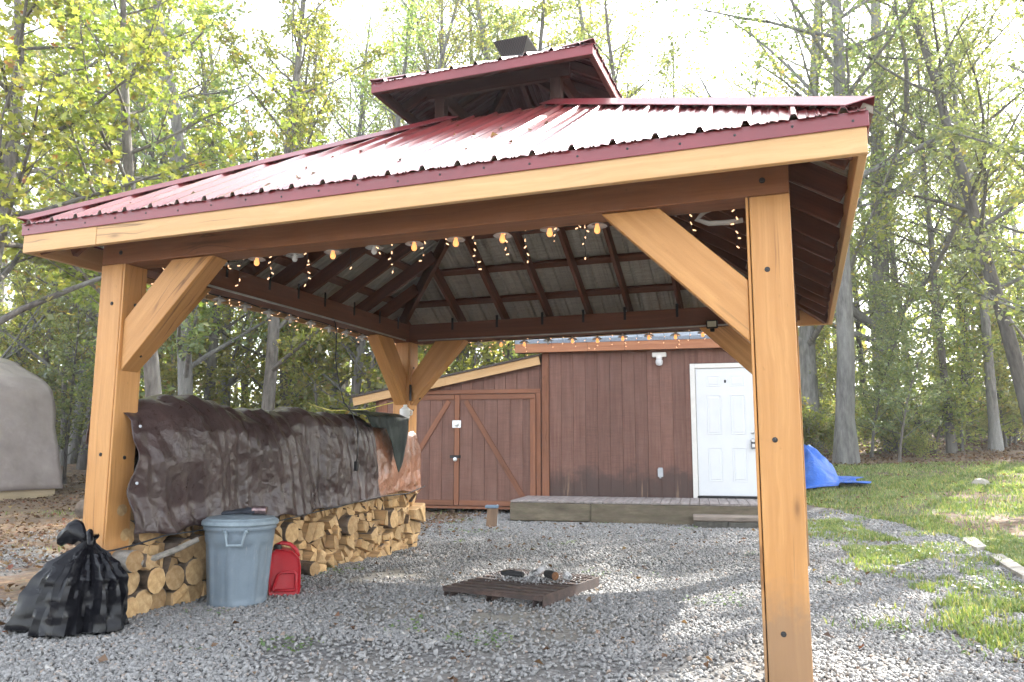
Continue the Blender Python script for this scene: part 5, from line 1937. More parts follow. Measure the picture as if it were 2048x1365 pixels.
# loose wire mesh over the far half
WV = []
for k in range(17):
    xx = -.38 + k * .047
    WV.append(tube_geo([(xx, .12, GH + .012), (xx + .02, .46, GH + .012)], .0022, 4))
for k in range(8):
    yy = .13 + k * .045
    WV.append(tube_geo([(-.38, yy, GH + .012), (.40, yy, GH + .012)], .0022, 4))
V, F = join_geo(WV)
mk("wire_mesh", V, F, RUST, grate, Mw=WM[grate])
def charred(name, pts, rad, mats, label):
    V, F = tube_geo(pts, rad, 11)
    Vn = []
    for v in V:
        v = Vector(v); Vn.append(v + Vector((mnoise.noise(v * 23), mnoise.noise(v * 23 + Vector((5, 5, 5))), mnoise.noise(v * 23 + Vector((9, 1, 4))))) * .007)
    o = mk(name, Vn, F, mats, None, [0] * (len(F) - 2) + [len(mats) - 1] * 2, smooth=False, Mw=WM[grate])
    tag(o, label, "burnt wood")
    return o
CHAR = simple("charcoal", (.016, .015, .015), .75, 0, .5, 25, bump=.8)
ASHW = NT("ash_and_char"); _v = ASHW.coords((1, 1, 1)); _g = ASHW.noise(_v, 20, 6, .7)
ASHW.base(ASHW.ramp(_g, [(.38, (.03, .03, .03)), (.5, (.35, .34, .33)), (.7, (.68, .67, .66))])).set(Roughness=.95).bump(_g, .6, .006); ASHW = ASHW.m
BURNT = NT("burnt_end"); _v = BURNT.coords((1, 1, 1)); _g = BURNT.noise(_v, 24, 5, .7)
BURNT.base(BURNT.ramp(_g, [(.3, (.04, .02, .012)), (.6, (.24, .11, .045))])).set(Roughness=.9); BURNT = BURNT.m
zb_ = GH + .014
charred("charred_log", [(-.20, .02, zb_ + .03), (-.12, .03, zb_ + .034), (-.02, .03, zb_ + .03)], [.018, .024, .02], [CHAR], "black charred log lying on the fire grate")
charred("charred_log", [(.13, .12, zb_ + .038), (.19, .08, zb_ + .04), (.245, .04, zb_ + .038)], [.026, .031, .03], [CHAR, BURNT], "charred log with orange-brown cut end on the fire grate")
charred("charred_log", [(.0, .10, zb_ + .022), (.06, .13, zb_ + .05), (.115, .16, zb_ + .085)], [.02, .024, .02], [ASHW], "white ash-covered stick propped on the fire grate")
charred("charred_log", [(.28, .12, zb_ + .025), (.31, .10, zb_ + .038), (.345, .10, zb_ + .025)], [.02, .032, .02], [ASHW], "small ash-white chunk at the right of the fire grate")
gA = np.random.default_rng(8)
n = 1800
px = gA.normal(.02, .14, n); py = gA.normal(.07, .09, n)
V, F = leafcards(np.stack([px, py, zb_ + gA.uniform(-.006, .012, n)], -1), np.stack([gA.normal(0, .6, n), gA.normal(0, .6, n), np.ones(n)], -1), .016, gA, .4, .9)
o = mk_np("ash", V, F, ASHW, None, Mw=WM[grate])
tag(kind(o, "stuff"), "pale ash and char flakes on the fire grate", "ash")

# ------------------------------------------------------------------ tarp-covered shelter far left
she = empty("covered_shelter", (-12.2, 7.0, 0), 0, "tall shelter covered in greyish brown tarp at the left edge", "shelter")
SX0, SX1, SY0, SY1 = -16.6, -11.36, 5.2, 9.35
def she_pt(a, b_):
    """a 0..1 around plan front to right side, b 0..1 from hem to ridge"""
    return None
V, F = [], []
# section across x: hem at the right, wall to the shoulder, slope to the ridge
sec = [(-11.36, .20), (-11.56, 1.1), (-11.88, 2.38), (-12.1, 2.62), (-13.1, 3.08), (-14.0, 3.30), (-15.0, 3.0), (-16.2, 2.4), (-16.6, .22)]
ny_, per = 40, 8
S_ = []
for a, b_ in zip(sec[:-1], sec[1:]):
    for k in range(per):
        S_.append((a[0] + (b_[0] - a[0]) * k / per, a[1] + (b_[1] - a[1]) * k / per))
S_.append(sec[-1])
for i in range(ny_ + 1):
    y = SY0 + (SY1 - SY0) * i / ny_
    for (x, z) in S_:
        d = .05 * fold_noise(y * .7 + z * .8, z * 1.1, 2.7) + .10 * facets(y * .45 + z * .3, z * .55, 2.7)
        V.append((x + d * (.8 if z < 2.3 else .3), y + .03 * math.sin(z * 4), z + (.06 * d if z < 2.2 else d * .6)))
n = len(S_)
for i in range(ny_):
    for j in range(n - 1):
        F.append((i * n + j, i * n + j + 1, (i + 1) * n + j + 1, (i + 1) * n + j))
# front gable sheet
c0 = len(V)
rows_ = 16
for r_ in range(rows_ + 1):
    f = r_ / rows_
    for (x, z) in S_:
        zz = .22 + (z - .22) * (1 - f)
        xx = x
        d = .10 * fold_noise(x * .9 + zz, zz * 1.3, 6.1) * min(1, 6 * f)
        if r_ == 0:
            V.append(V[S_.index((x, z))])
        else:
            V.append((xx + .03 * f, SY0 - abs(d), zz))
for r_ in range(rows_):
    for j in range(n - 1):
        a = c0 + r_ * n + j
        F.append((a, a + 1, a + n + 1, a + n))
o = mk("cover", V, F, TARPS, she, smooth=True, Mw=Matrix.Identity(4))
md = o.modifiers.new("thickness", 'SOLIDIFY'); md.thickness = .006
PLY = simple("plywood", (.50, .40, .26), .8, 0, .2, 6, streak=(.2, 1, 1))
box("sill_board", (-16.5, SY0 + .02, .0), (-11.42, SY0 + .06, .26), PLY, she, .003, 'x', Mw=Matrix.Identity(4))
box("sill_board", (-11.46, SY0 + .07, .0), (-11.42, SY1 - .1, .26), PLY, she, .003, 'y', Mw=Matrix.Identity(4))

# ------------------------------------------------------------------ blue tarp heap
bt = None
V, F = [], []
n1_, n2_ = 60, 44
bx0, by0 = 4.30, 13.9
for i in range(n1_ + 1):
    for j in range(n2_ + 1):
        u_ = i / n1_; v_ = j / n2_
        x = bx0 - 1.3 + 2.35 * u_; y = by0 - 1.1 + 2.0 * v_
        ex = (x - bx0) / (.70 if x > bx0 else 1.1); ey = (y - by0) / .85
        rr = math.hypot(ex, ey); an = math.atan2(ey, ex)
        z = .80 * max(0, 1 - rr) ** .75 * (1 + .12 * math.sin(an * 5 + 1))
        fc_ = facets(x * .9, y * .9, 3.3)
        z += .16 * fc_ * min(1, .35 + max(0, 1.2 - rr))
        if x > bx0 + .55:
            z += .06 * max(0, math.sin((y - by0) * 5.5 + 1.0))
        z = max(.05, z + .05)
        y2 = y - .75 * max(0, u_ - .55) + .10 * math.sin(u_ * 9)
        x2 = x + .16 * math.sin(v_ * 6.5 + .8) * max(0, u_ - .6) * 2
        V.append((x2, y2, hz(x2, y2) + z))
for i in range(n1_):
    for j in range(n2_):
        a = i * (n2_ + 1) + j
        F.append((a, a + n2_ + 1, a + n2_ + 2, a + 1))
bt = mk("blue_tarp", V, F, TARPBL, None, smooth=True)
md = bt.modifiers.new("thickness", 'SOLIDIFY'); md.thickness = .004
tag(bt, "bright blue tarp heaped over something on the grass", "tarp")

# ------------------------------------------------------------------ edging slabs, boulder, old logs
PALE = simple("pale_stone", (.40, .365, .31), .9, 0, .35, 7, bump=.4)
def slab(name, pts, z, h, label, group=None, mat=PALE):
    V = []
    n = len(pts)
    for k, (x, y) in enumerate(pts):
        V.append((x, y, hz(x, y) - .04))
    for k, (x, y) in enumerate(pts):
        V.append((x * .985 + .015 * sum(p[0] for p in pts) / n, y * .985 + .015 * sum(p[1] for p in pts) / n, hz(x, y) + h + .012 * math.sin(k * 2.3)))
    F = [tuple(range(n - 1, -1, -1)), tuple(range(n, 2 * n))] + [(k, (k + 1) % n, n + (k + 1) % n, n + k) for k in range(n)]
    o = mk(name, V, F, mat)
    tag(o, label, "edging slab", group)
    return o
slab("edging_slab", [(5.97, 6.62), (6.10, 6.64), (6.12, 6.3), (6.08, 5.92), (5.97, 5.80), (5.95, 6.2)], 0, .045, "irregular pale slab at the upper end of the gravel track edge")
slab("edging_slab", [(5.97, 5.20), (6.09, 5.28), (6.10, 4.6), (6.05, 3.85), (5.94, 3.80), (5.96, 4.5)], 0, .05, "long pale slab edging the gravel track at right")
slab("edging_slab", [(5.93, 3.74), (6.04, 3.78), (6.06, 3.2), (6.10, 2.6), (5.98, 2.55), (5.95, 3.1)], 0, .045, "nearest pale slab edging the gravel track at right edge")
def rock(name, c, r, label, seed):
    bm = bmesh.new()
    bmesh.ops.create_icosphere(bm, subdivisions=3, radius=1)
    for v in bm.verts:
        n_ = 1 + .28 * mnoise.noise(v.co * 1.4 + Vector((seed, 0, 0))) + .1 * mnoise.noise(v.co * 4)
        v.co = Vector((v.co.x * r[0], v.co.y * r[1], v.co.z * r[2])) * n_
    me = bpy.data.meshes.new(name); bm.to_mesh(me); bm.free(); me.materials.append(PALE)
    o = bpy.data.objects.new(name, me)
    place(o, Matrix.Translation((c[0], c[1], hz(c[0], c[1]) + r[2] * .35)))
    tag(o, label, "stone")
    return o
rock("boulder", (7.35, 13.1), (.14, .12, .10), "single pale stone in the grass near the wood edge", 2)
def fallen(name, a, b, r, label, seed, mat=None):
    V, F = [], []
    a = Vector(a); b = Vector(b)
    pts = [a.lerp(b, t) + Vector((0, 0, .03 * math.sin(t * 5 + seed))) for t in np.linspace(0, 1, 9)]
    V, F = tube_geo(pts, [r * (1 - .12 * t) for t in np.linspace(0, 1, 9)], 12)
    o = mk(name, V, F, [BARKG, ENDG], None, [0] * (len(F) - 2) + [1, 1], smooth=False)
    tag(o, label, "log")
    return o
for (ax, ay, bx, by, z, r, lb) in ((-16.4, 15.4, -12.6, 17.6, .78, .23, "thick grey felled trunk on top of the log heap behind shelter"), (-16.2, 15.0, -12.8, 17.0, .38, .20, "grey felled trunk in the middle of the log heap behind shelter"),
                                  (-15.8, 14.7, -13.0, 16.5, .14, .13, "thin felled trunk at the bottom of the log heap behind shelter"), (-16.6, 15.9, -13.2, 18.0, .30, .22, "felled trunk at the back of the log heap behind shelter")):
    fallen("felled_trunk", (ax, ay, hz(ax, ay) + z), (bx, by, hz(bx, by) + z), r, lb, ax)
fallen("felled_trunk", (-7.9, 8.2, .10), (-7.1, 8.6, .13), .07, "short pale cut log lying on the leaf litter left of the post", 3)
# ------------------------------------------------------------------ trees
def bark_mat(name, c, lich):
    m = NT(name)
    v = m.coords((1, 1, .22), jitter=True)
    n1 = m.noise(v, 14, 6, .65)
    n2 = m.noise(v, 2.2, 4, .6)
    c_ = m.ramp(n1, [(.3, tuple(x * .45 for x in c)), (.55, c), (.75, tuple(x * 1.5 for x in c))])
    c_ = m.mix(m.ramp(n2, [(.45, 0), (.7, .6)]), c_, lich)
    oi = m.n("ShaderNodeObjectInfo")
    c_ = m.mix(1.0, c_, m.ramp(oi.outputs["Random"], [(0, .7), (1, 1.15)]), 'MULTIPLY')
    m.base(c_).set(Roughness=.95).bump(n1, .9, .03)
    return m.m
TBARK = bark_mat("tree_bark", (.15, .132, .115), (.27, .265, .24))
TBARKP = bark_mat("pale_tree_bark", (.23, .22, .205), (.36, .36, .34))

LEAF_A = leaf_shader("leaf_yellow_green", [(0, (.15, .19, .045)), (.35, (.22, .27, .065)), (.7, (.30, .33, .09)), (.93, (.37, .35, .11)), (1, (.38, .25, .09))], .66, .4)
LEAF_B = leaf_shader("leaf_green", [(0, (.12, .165, .06)), (.5, (.18, .235, .085)), (.85, (.25, .29, .11)), (1, (.33, .31, .12))], .6, .38, gloss=.09)
LEAF_C = leaf_shader("leaf_golden", [(0, (.17, .185, .055)), (.5, (.25, .26, .08)), (.9, (.34, .31, .10)), (1, (.36, .23, .09))], .6, .4)
LEAF_M = leaf_shader("maple_leaf", [(0, (.13, .18, .04)), (.4, (.20, .25, .055)), (.8, (.27, .31, .08)), (.97, (.34, .33, .10)), (1, (.34, .16, .07))], .6, .4, gloss=.05)

def tubes_np(segs):
    V, F = [], []
    n = 0
    for pts, rad, sides in segs:
        v, f = tube_geo(pts, rad, sides, cap=False)
        V += v
        F += [tuple(i + n for i in q) for q in f]
        n += len(v)
    return np.array([tuple(v) for v in V]), np.array(F)

def gen_tree(seed, height, r0, cb, spread, nbr, nleaf, lsize, up=.5, lean=.03, fork=False, low=0.0, sig=.16):
    rd = random.Random(seed); g = np.random.default_rng(seed)
    segs = []; twigs = []
    n = 15
    pts, rad = [], []
    p = Vector((0, 0, -.25)); d = Vector((rd.uniform(-lean, lean), rd.uniform(-lean, lean), 1))
    for i in range(n + 1):
        t = i / n
        pts.append(p.copy())
        flare = 1 + .55 * math.exp(-t * height / .45)
        rad.append(max(.012, r0 * (1 - .86 * t ** 1.15) * flare))
        d += Vector((rd.uniform(-.06, .06), rd.uniform(-.06, .06), 0)); d.z = 1
        p = p + d.normalized() * (height / n)
    segs.append((pts, rad, 10))
    def at(t):
        f = t * n; i = min(int(f), n - 1)
        return pts[i].lerp(pts[i + 1], f - i), rad[i] + (rad[i + 1] - rad[i]) * (f - i)
    ga = rd.uniform(0, 6)
    for b in range(nbr):
        t = cb + (0.985 - cb) * (b + rd.random() * .6) / nbr
        if low and rd.random() < low:
            t = rd.uniform(.12, cb)
        base, rr = at(t)
        ga += 2.4 + rd.uniform(-.5, .5)
        q = max(0, (t - cb) / (1 - cb))
        L = spread * (1 - .72 * q ** 1.4) * rd.uniform(.65, 1.2)
        el = rd.uniform(.15, .55) + up * .8 * (.3 + q)
        dv = Vector((math.cos(ga) * math.cos(el), math.sin(ga) * math.cos(el), math.sin(el)))
        bp, br = [base], [rr * (.62 if fork and b < 3 else .42)]
        m_ = 6
        dd = dv.copy()
        for k in range(m_):
            dd += Vector((rd.uniform(-.18, .18), rd.uniform(-.18, .18), rd.uniform(-.06, .16)))
            dd.normalize()
            bp.append(bp[-1] + dd * (L / m_))
            br.append(max(.006, br[0] * (1 - (k + 1) / m_ * .9)))
        segs.append((bp, br, 5))
        twigs += [(bp[k], bp[k + 1], .5 if k < 2 else 1.0) for k in range(1, m_)]
        for s in range(rd.randint(3, 5)):
            k = rd.randint(1, m_ - 1)
            o = bp[k]
            dd2 = (bp[k + 1] - bp[k]).normalized() + Vector((rd.uniform(-.9, .9), rd.uniform(-.9, .9), rd.uniform(-.35, .45)))
            dd2.normalize()
            l2 = L * rd.uniform(.22, .45)
            tp = [o, o + dd2 * l2 * .5 + Vector((0, 0, rd.uniform(-.05, .08))), o + dd2 * l2 + Vector((0, 0, rd.uniform(-.15, .1)))]
            segs.append((tp, [max(.005, br[k] * .5), max(.004, br[k] * .3), .003], 4))
            twigs += [(tp[0], tp[1], 1.0), (tp[1], tp[2], 1.6)]
    Vt, Ft = tubes_np(segs)
    a = np.array([tuple(x[0]) for x in twigs]); b = np.array([tuple(x[1]) for x in twigs])
    wgt = np.linalg.norm(b - a, axis=1) * np.array([x[2] for x in twigs]); wgt /= wgt.sum()
    # clumps: choose twig points, then spray leaves round each
    nc = nleaf // 9
    ti = g.choice(len(twigs), nc, p=wgt); f = g.random(nc)[:, None]
    c = a[ti] * (1 - f) + b[ti] * f + g.normal(0, sig * .7, (nc, 3))
    P = np.repeat(c, 9, 0) + g.normal(0, sig * .66, (nc * 9, 3)) * np.array([1.15, 1.15, .6])
    N = g.normal(0, .75, (len(P), 3)) + np.array([0, 0, .9])
    return Vt, Ft, P, N, lsize, g

MAPLE2D = [(0, -.5), (.10, -.22), (.42, -.34), (.34, -.10), (.52, .12), (.24, .12), (.20, .34), (0, .55), (-.20, .34), (-.24, .12), (-.52, .12), (-.34, -.10), (-.42, -.34), (-.10, -.22)]
def maplecards(P, N, size, g):
    n = len(P)
    N = N / np.linalg.norm(N, axis=1)[:, None]
    t = g.normal(size=(n, 3)); t -= N * (t * N).sum(1)[:, None]; t /= np.linalg.norm(t, axis=1)[:, None]
    b = np.cross(N, t)
    s = (size * g.uniform(.6, 1.2, n))
    sh = np.array(MAPLE2D); k = len(sh)
    V = np.zeros((n, k + 1, 3))
    V[:, 0] = P
    curl = g.uniform(-.25, .35, n)
    for i, (x, y) in enumerate(sh):
        V[:, i + 1] = P + (b * x + t * y) * s[:, None] + N * (s * (abs(x) * .28 + curl * (x * x + y * y)))[:, None]
    o = (k + 1) * np.arange(n)[:, None]
    tri = np.concatenate([np.array([[0, 1 + i, 1 + (i + 1) % k]]) + o[:, None] for i in range(k)], 1).reshape(-1, 3)
    return V.reshape(-1, 3), tri

class Proto:
    def __init__(self, bark, leaf, *a, **k):
        mp = k.pop('maple', False)
        Vt, Ft, P, N, ls, g = gen_tree(*a, **k)
        self.trunk = bpy.data.meshes.new("trunk")
        self.h = a[1]; self.r0 = a[2]
        def fill(me, V, F, mat, smooth):
            V = np.asarray(V, np.float32); F = np.asarray(F, np.int32); n, kk = F.shape
            me.vertices.add(len(V)); me.vertices.foreach_set("co", V.ravel())
            me.loops.add(n * kk); me.loops.foreach_set("vertex_index", F.ravel())
            me.polygons.add(n); me.polygons.foreach_set("loop_start", np.arange(0, n * kk, kk, dtype=np.int32)); me.polygons.foreach_set("loop_total", np.full(n, kk, np.int32))
            me.materials.append(mat); me.update(calc_edges=True)
            if smooth:
                me.polygons.foreach_set("use_smooth", np.ones(n, bool))
        fill(self.trunk, Vt, Ft, bark, True)
        self.crown = bpy.data.meshes.new("crown")
        V, F = (maplecards if mp else leafcards)(P, N, ls, g)
        fill(self.crown, V, F, leaf, False)
    def put(self, name, x, y, s, rz, label, group=None, cat="tree", tilt=(0, 0), sxy=None):
        M = Matrix.Translation((x, y, hz(x, y))) @ Matrix.Rotation(tilt[0], 4, 'X') @ Matrix.Rotation(tilt[1], 4, 'Y') @ Matrix.Rotation(rz, 4, 'Z') @ Matrix.Diagonal((s if sxy is None else sxy, s if sxy is None else sxy, s, 1))
        e_ = bpy.data.objects.new(name, None); e_.empty_display_size = .2
        place(e_, M)
        tag(e_, label, cat, group)
        for nm, me in (("trunk" if cat == "tree" else "stems", self.trunk), ("crown" if cat == "tree" else "foliage", self.crown)):
            o = bpy.data.objects.new(nm, me)
            col.objects.link(o); o.parent = e_; WM[o] = M
        return e_

TALL = [Proto(TBARK, LEAF_A, 101, 17, .17, .30, 3.0, 34, 7000, .135, .5, .03, low=.12),
        Proto(TBARK, LEAF_A, 102, 19, .19, .36, 3.4, 36, 7400, .14, .6, .04, low=.10),
        Proto(TBARKP, LEAF_B, 103, 18, .16, .28, 2.8, 34, 6800, .13, .5, .05, low=.15),
        Proto(TBARK, LEAF_C, 104, 16, .15, .30, 2.9, 32, 6400, .13, .5, .03, low=.12)]
SPARSE = [Proto(TBARKP, LEAF_A, 111, 20, .22, .28, 5.8, 34, 10000, .11, .55, .04, fork=True, low=.05, sig=.22),
          Proto(TBARKP, LEAF_B, 112, 18, .20, .30, 5.2, 34, 9500, .11, .5, .06, fork=True, sig=.22),
          Proto(TBARK, LEAF_B, 113, 17, .16, .28, 4.6, 32, 8200, .11, .45, .07, sig=.2)]
SAP = [Proto(TBARK, LEAF_A, 121, 6.0, .045, .10, 1.7, 26, 3400, .125, .25, .08, sig=.14),
       Proto(TBARK, LEAF_C, 122, 5.0, .04, .08, 1.6, 24, 2800, .125, .2, .10, sig=.14),
       Proto(TBARK, LEAF_B, 123, 7.0, .05, .14, 1.9, 28, 3600, .125, .25, .08, sig=.16)]
BUSH = [Proto(TBARK, LEAF_B, 131, 1.7, .02, .05, .9, 22, 2400, .085, .5, .15, sig=.10),
        Proto(TBARK, LEAF_A, 132, 1.4, .02, .05, .9, 20, 2000, .08, .4, .15, sig=.10)]

def at_px(px, depth):
    d = _fw - _u2 * ((902 - 682.5) / 1561.35) + _r2 * ((px - 1024) / 1561.35)
    return CAM.x + d.x * depth, CAM.y + d.y * depth

tr = random.Random(77)
PLACES = ((40, "behind the covered shelter"), (165, "between the covered shelter and the left post"), (300, "behind the left post"), (430, "over the near end of the brown tarp"), (560, "over the middle of the brown tarp"),
          (700, "behind the hanging extension lead"), (860, "behind the pavilion's back left post"), (1010, "above the lean-to roof"), (1180, "behind the cupola"), (1350, "right of the cupola"), (1560, "above the roof's right slope"),
          (1700, "just right of the right post"), (1800, "between the two big trunks at right"), (1900, "behind the forked tree at right"), (2010, "near the right edge of the lawn"), (9999, "at the far right edge of the wood"))
def where(px):
    for lim, t in PLACES:
        if px < lim:
            return t
def tree_at(proto, px, depth, r, label, name="forest_tree", group=None, tilt=(0, 0), smin=.82, smax=1.35, rz=None):
    x, y = at_px(px, depth)
    s = min(max(r / proto.r0, smin), smax)
    sxy = min(max(r / proto.r0, .45), 1.6)
    sxy = s * min(max(sxy / s, .85), 1.18)
    return proto.put(name, x, y, s, tr.uniform(0, 6.28) if rz is None else rz, label, group, tilt=tilt, sxy=sxy)

# trees that can be told apart
tree_at(SPARSE[1], 1690, 20.4, .25, "tall pale-barked tree with bare trunk right of the right post", "hardwood_tree", tilt=(0, -.02))
tree_at(SPARSE[0], 1798, 24.0, .30, "thick forked old tree behind the right side lawn", "hardwood_tree", tilt=(0, -.03))
tree_at(SPARSE[0], 1628, 25.0, .28, "large tree with fan of upright limbs above the roof's right corner", "hardwood_tree", rz=2.0)
tree_at(SPARSE[2], 1290, 24.0, .17, "pale slender tree leaning above the cupola's right", "hardwood_tree", tilt=(0, -.05))
tree_at(SPARSE[1], 1372, 26.0, .15, "thin sparse tree above the middle of the roof", "hardwood_tree", tilt=(0, -.04))
tree_at(SPARSE[2], 2085, 19.0, .18, "dark slanting trunk crossing the upper right corner", "hardwood_tree", tilt=(0, -.16))
tree_at(SPARSE[2], 2010, 25.0, .17, "dark trunk leaning left at the far right of the woods", "hardwood_tree", tilt=(0, -.10))
tree_at(SPARSE[1], 1992, 22.0, .15, "straight dark trunk standing at the right edge of the lawn", "hardwood_tree")
tree_at(SPARSE[2], 1945, 26.0, .14, "slim trunk among the shrubs at the far right", "hardwood_tree")
tree_at(TALL[0], 176, 22.0, .21, "grey trunk just left of the left post", "hardwood_tree", tilt=(0, -.03))
tree_at(TALL[3], 128, 22.5, .09, "thin dark sapling trunk between shelter and left post", "hardwood_tree", smin=.4)
tree_at(TALL[1], 75, 24.0, .13, "trunk rising behind the covered shelter", "hardwood_tree")
tree_at(TALL[2], 366, 17.0, .17, "straight grey trunk seen through the pavilion's left opening", "hardwood_tree")
tree_at(TALL[0], 400, 20.5, .15, "second trunk right beside the straight grey one behind the tarp", "hardwood_tree")
tree_at(TALL[1], 527, 16.5, .15, "leaning trunk above the middle of the brown tarp", "hardwood_tree", tilt=(0, .05))
tree_at(TALL[2], 690, 18.5, .13, "pale trunk behind the hanging extension lead", "hardwood_tree", tilt=(0, .03))
tree_at(TALL[3], 566, 22.0, .13, "dark trunk left of the cupola over the roof's left slope", "hardwood_tree")
tree_at(TALL[1], 215, 21.0, .13, "trunk over the roof's left corner", "hardwood_tree")
tree_at(SPARSE[2], 985, 24.0, .14, "tree peeping over the lean-to roof", "hardwood_tree")
# thinner woods behind: rows of look-alike trunks
G1 = ("slim trunk in the dense wood behind the left half of the pavilion", "trees in the left wood")
G2 = ("slim sparse tree in the wood behind the shed and right lawn", "trees in the right wood")
for px, dp, r in ((30, 24, .11), (110, 27, .12), (150, 23, .08), (255, 25, .12), (300, 22, .10), (335, 26, .11), (455, 23, .10), (490, 27, .12), (555, 25, .11), (612, 23, .11), (640, 29, .12), (665, 24, .13),
                  (720, 27, .17), (745, 22, .16), (790, 28, .19), (860, 25, .18), (905, 27, .19), (950, 24, .18), (-60, 22, .15), (-150, 19, .16), (940, 33, .13), (20, 33, .13), (240, 34, .12), (420, 33, .13), (580, 34, .12), (800, 34, .13)):
    tree_at(TALL[tr.randrange(4)] if tr.random() < .5 else SPARSE[tr.randrange(3)], px + tr.uniform(-8, 8), dp, r, "slim leafy tree of the wood " + where(px), group="slim trees " + where(px), tilt=(tr.uniform(-.03, .03), tr.uniform(-.04, .04)))
for px, dp, r in ((1010, 25, .19), (1050, 29, .2), (1110, 26, .19), (1165, 30, .2), (1232, 27, .19), (1340, 33, .12), (1420, 29, .13), (1490, 34, .12), (1560, 28, .11), (1735, 29, .12), (1760, 31, .12), (1835, 24, .10), (1875, 29, .13),
                  (1905, 22, .09), (1960, 30, .12), (2030, 26, .12), (2100, 22, .13), (1650, 31, .12), (1700, 28, .10)):
    pr_ = SPARSE[tr.randrange(3)] if not 990 < px < 1240 else TALL[px % 3]
    tree_at(pr_, px + tr.uniform(-8, 8), dp, r, "slim sparse tree of the wood " + where(px), group="sparse trees " + where(px), tilt=(tr.uniform(-.03, .03), tr.uniform(-.06, .04)))

# the maple reaching in from the left
mp = Proto(TBARK, LEAF_M, 151, 11, .17, .26, 3.6, 36, 6000, .125, .10, .04, maple=True, sig=.15)
x_, y_ = at_px(-95, 10.2)
mp.put("maple_tree", x_, y_, 1.0, 1.1, "maple with long level branches of bright leaves over upper left", None)
x_, y_ = at_px(330, 13.0)
mp.put("maple_tree", x_, y_, .93, 3.3, "yellow-green maple over the roof's left slope", None)

# trees standing outside the picture to the right; they shade the right of the yard
for x_, y_, s_, lb in ((11.8, 14.2, 1.0, "nearest tall tree of the wood beyond the right edge"), (10.9, 10.6, .85, "second tall tree of the wood beyond the right edge"), (14.5, 17.0, 1.0, "tall tree further back beyond the right edge"), (9.4, 12.1, .95, "tall tree just outside the right edge whose leaves reach in")):
    TALL[2].put("hardwood_tree", x_, y_, s_, x_, lb, None)

# understorey
G3 = ("leafy yellow-green sapling in the wood left of the shed", "saplings in the left wood")
G4 = ("leafy sapling in the undergrowth right of the pavilion", "saplings in the right wood")
for i in range(34):
    px = -140 + i * 34 + tr.uniform(-25, 25)
    dp = tr.choice((19, 22, 24, 27, 30, 33)) + tr.uniform(-1, 1)
    if px < 260:
        dp = max(dp, 24)
    x_, y_ = at_px(px, dp)
    SAP[(0, 1, 0, 0, 1)[i % 5]].put("sapling", x_, y_, tr.uniform(.75, 1.45), tr.uniform(0, 6.28), "leafy sapling in the undergrowth " + where(px), "saplings " + where(px))
for i in range(18):
    px = 1585 + i * 32 + tr.uniform(-15, 15)
    dp = tr.choice((23, 25, 28, 31, 34)) + tr.uniform(-1, 1)
    x_, y_ = at_px(px, dp)
    SAP[(2, 1, 2, 0)[i % 4]].put("sapling", x_, y_, tr.uniform(.7, 1.25), tr.uniform(0, 6.28), "leafy sapling in the undergrowth " + where(px), "saplings " + where(px))
for px, dp, s, lb in ((1742, 21.5, .75, "spindly sapling on the lawn between the two big trunks"), (1797, 20.0, .70, "young sapling standing alone in front of the thick forked tree"), (135, 19.5, .8, "thin sapling growing beside the covered shelter")):
    x_, y_ = at_px(px, dp)
    SAP[2].put("sapling", x_, y_, s, 1.0, lb, None)
for i in range(34):
    right = i % 2
    px = tr.uniform(1600, 2120) if right else tr.uniform(-120, 800)
    dp = tr.uniform(22, 32)
    x_, y_ = at_px(px, dp)
    BUSH[i % 2].put("shrub", x_, y_, tr.uniform(.7, 1.5), tr.uniform(0, 6.28), "low leafy shrub on the wood floor " + where(px), "shrubs " + where(px), cat="shrub")
x_, y_ = at_px(1850, 20.5)
BUSH[1].put("shrub", x_, y_, .55, 0, "small bright green shrub at the lawn edge near the forked tree", None, cat="shrub")

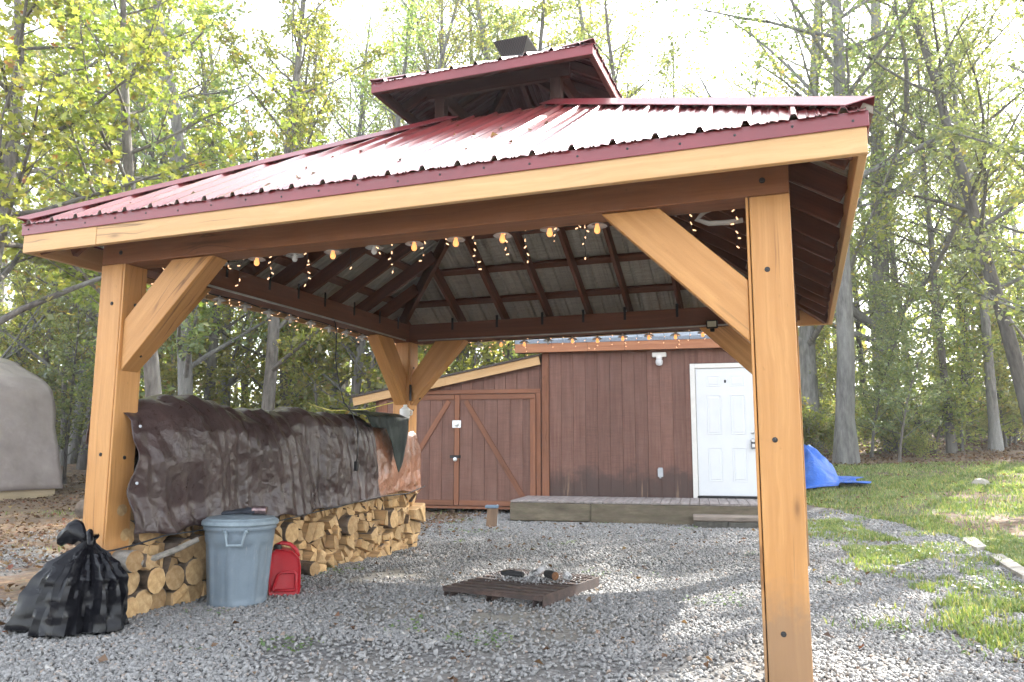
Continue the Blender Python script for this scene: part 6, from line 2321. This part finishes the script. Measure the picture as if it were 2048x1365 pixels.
# distant mass of the wood
g = np.random.default_rng(55)
n = 34000
ang = g.uniform(-.95, .85, n); dist = g.uniform(40, 62, n)
fx_, fy_ = -math.sin(_yaw), math.cos(_yaw)
dx = np.sin(ang) * dist; dy = np.cos(ang) * dist
X = CAM.x + fx_ * dy + math.cos(_yaw) * dx; Y = CAM.y + fy_ * dy + math.sin(_yaw) * dx
top = 9 + 9 * fnoise(X, Y, .12)
Zr = g.random(n) ** 1.25 * top
k = g.random(n) < (1 - .55 * (Zr / 18)) * sm((fnoise(X * .6 + Zr, Y * .6 - Zr, .35) - .28) / .2)
X, Y, Zr = X[k], Y[k], Zr[k]
P3 = np.stack([X, Y, H(X, Y) + Zr], -1)
N3 = g.normal(0, 1, (len(X), 3)) + np.array([0, 0, .7])
V, F = leafcards(P3, N3, .42, g, .3, .7)
nl = len(F)
segs = []
for i in range(150):
    a = g.uniform(-.9, .8); d_ = g.uniform(38, 60)
    x = CAM.x + fx_ * math.cos(a) * d_ + math.cos(_yaw) * math.sin(a) * d_; y = CAM.y + fy_ * math.cos(a) * d_ + math.sin(_yaw) * math.sin(a) * d_
    z0 = hz(x, y); h = g.uniform(11, 19); ln = g.normal(0, .4, 2)
    segs.append(([(x, y, z0 - .3), (x + ln[0] * .4, y + ln[1] * .4, z0 + h * .5), (x + ln[0], y + ln[1], z0 + h)], [g.uniform(.1, .2), .1, .03], 5))
Vt, Ft = tubes_np(segs)
F4 = np.concatenate([Ft[:, [0, 1, 2]], Ft[:, [0, 2, 3]]])
VV = np.concatenate([V, Vt]); FF = np.concatenate([F, F4 + len(V)])
fw_ = mk_np("far_woodland", VV, FF, [LEAF_A, TBARK], mi=np.concatenate([np.zeros(nl, int), np.ones(len(F4), int)]))
tag(kind(fw_, "stuff"), "distant mass of woodland behind the nearer trees", "woodland")

# ------------------------------------------------------------------ added haze volume, imitates lens glare and lifts the dark wood
hzm = bpy.data.materials.new("thin_glare_volume")
hzm.use_nodes = True
for n_ in list(hzm.node_tree.nodes):
    if n_.type != 'OUTPUT_MATERIAL':
        hzm.node_tree.nodes.remove(n_)
pvn = hzm.node_tree.nodes.new("ShaderNodeVolumePrincipled")
pvn.inputs["Color"].default_value = (.96, .98, 1.0, 1)
pvn.inputs["Density"].default_value = 0.0014
pvn.inputs["Anisotropy"].default_value = 0.2
hzm.node_tree.links.new(pvn.outputs[0], [n_ for n_ in hzm.node_tree.nodes if n_.type == 'OUTPUT_MATERIAL'][0].inputs["Volume"])
hb = box("glare_haze", (-100, -35, -2), (100, 135, 32), hzm, None, 0, 'x')
kind(hb, "stuff")
tag(hb, "added haze hanging in the wood", "glare_haze")
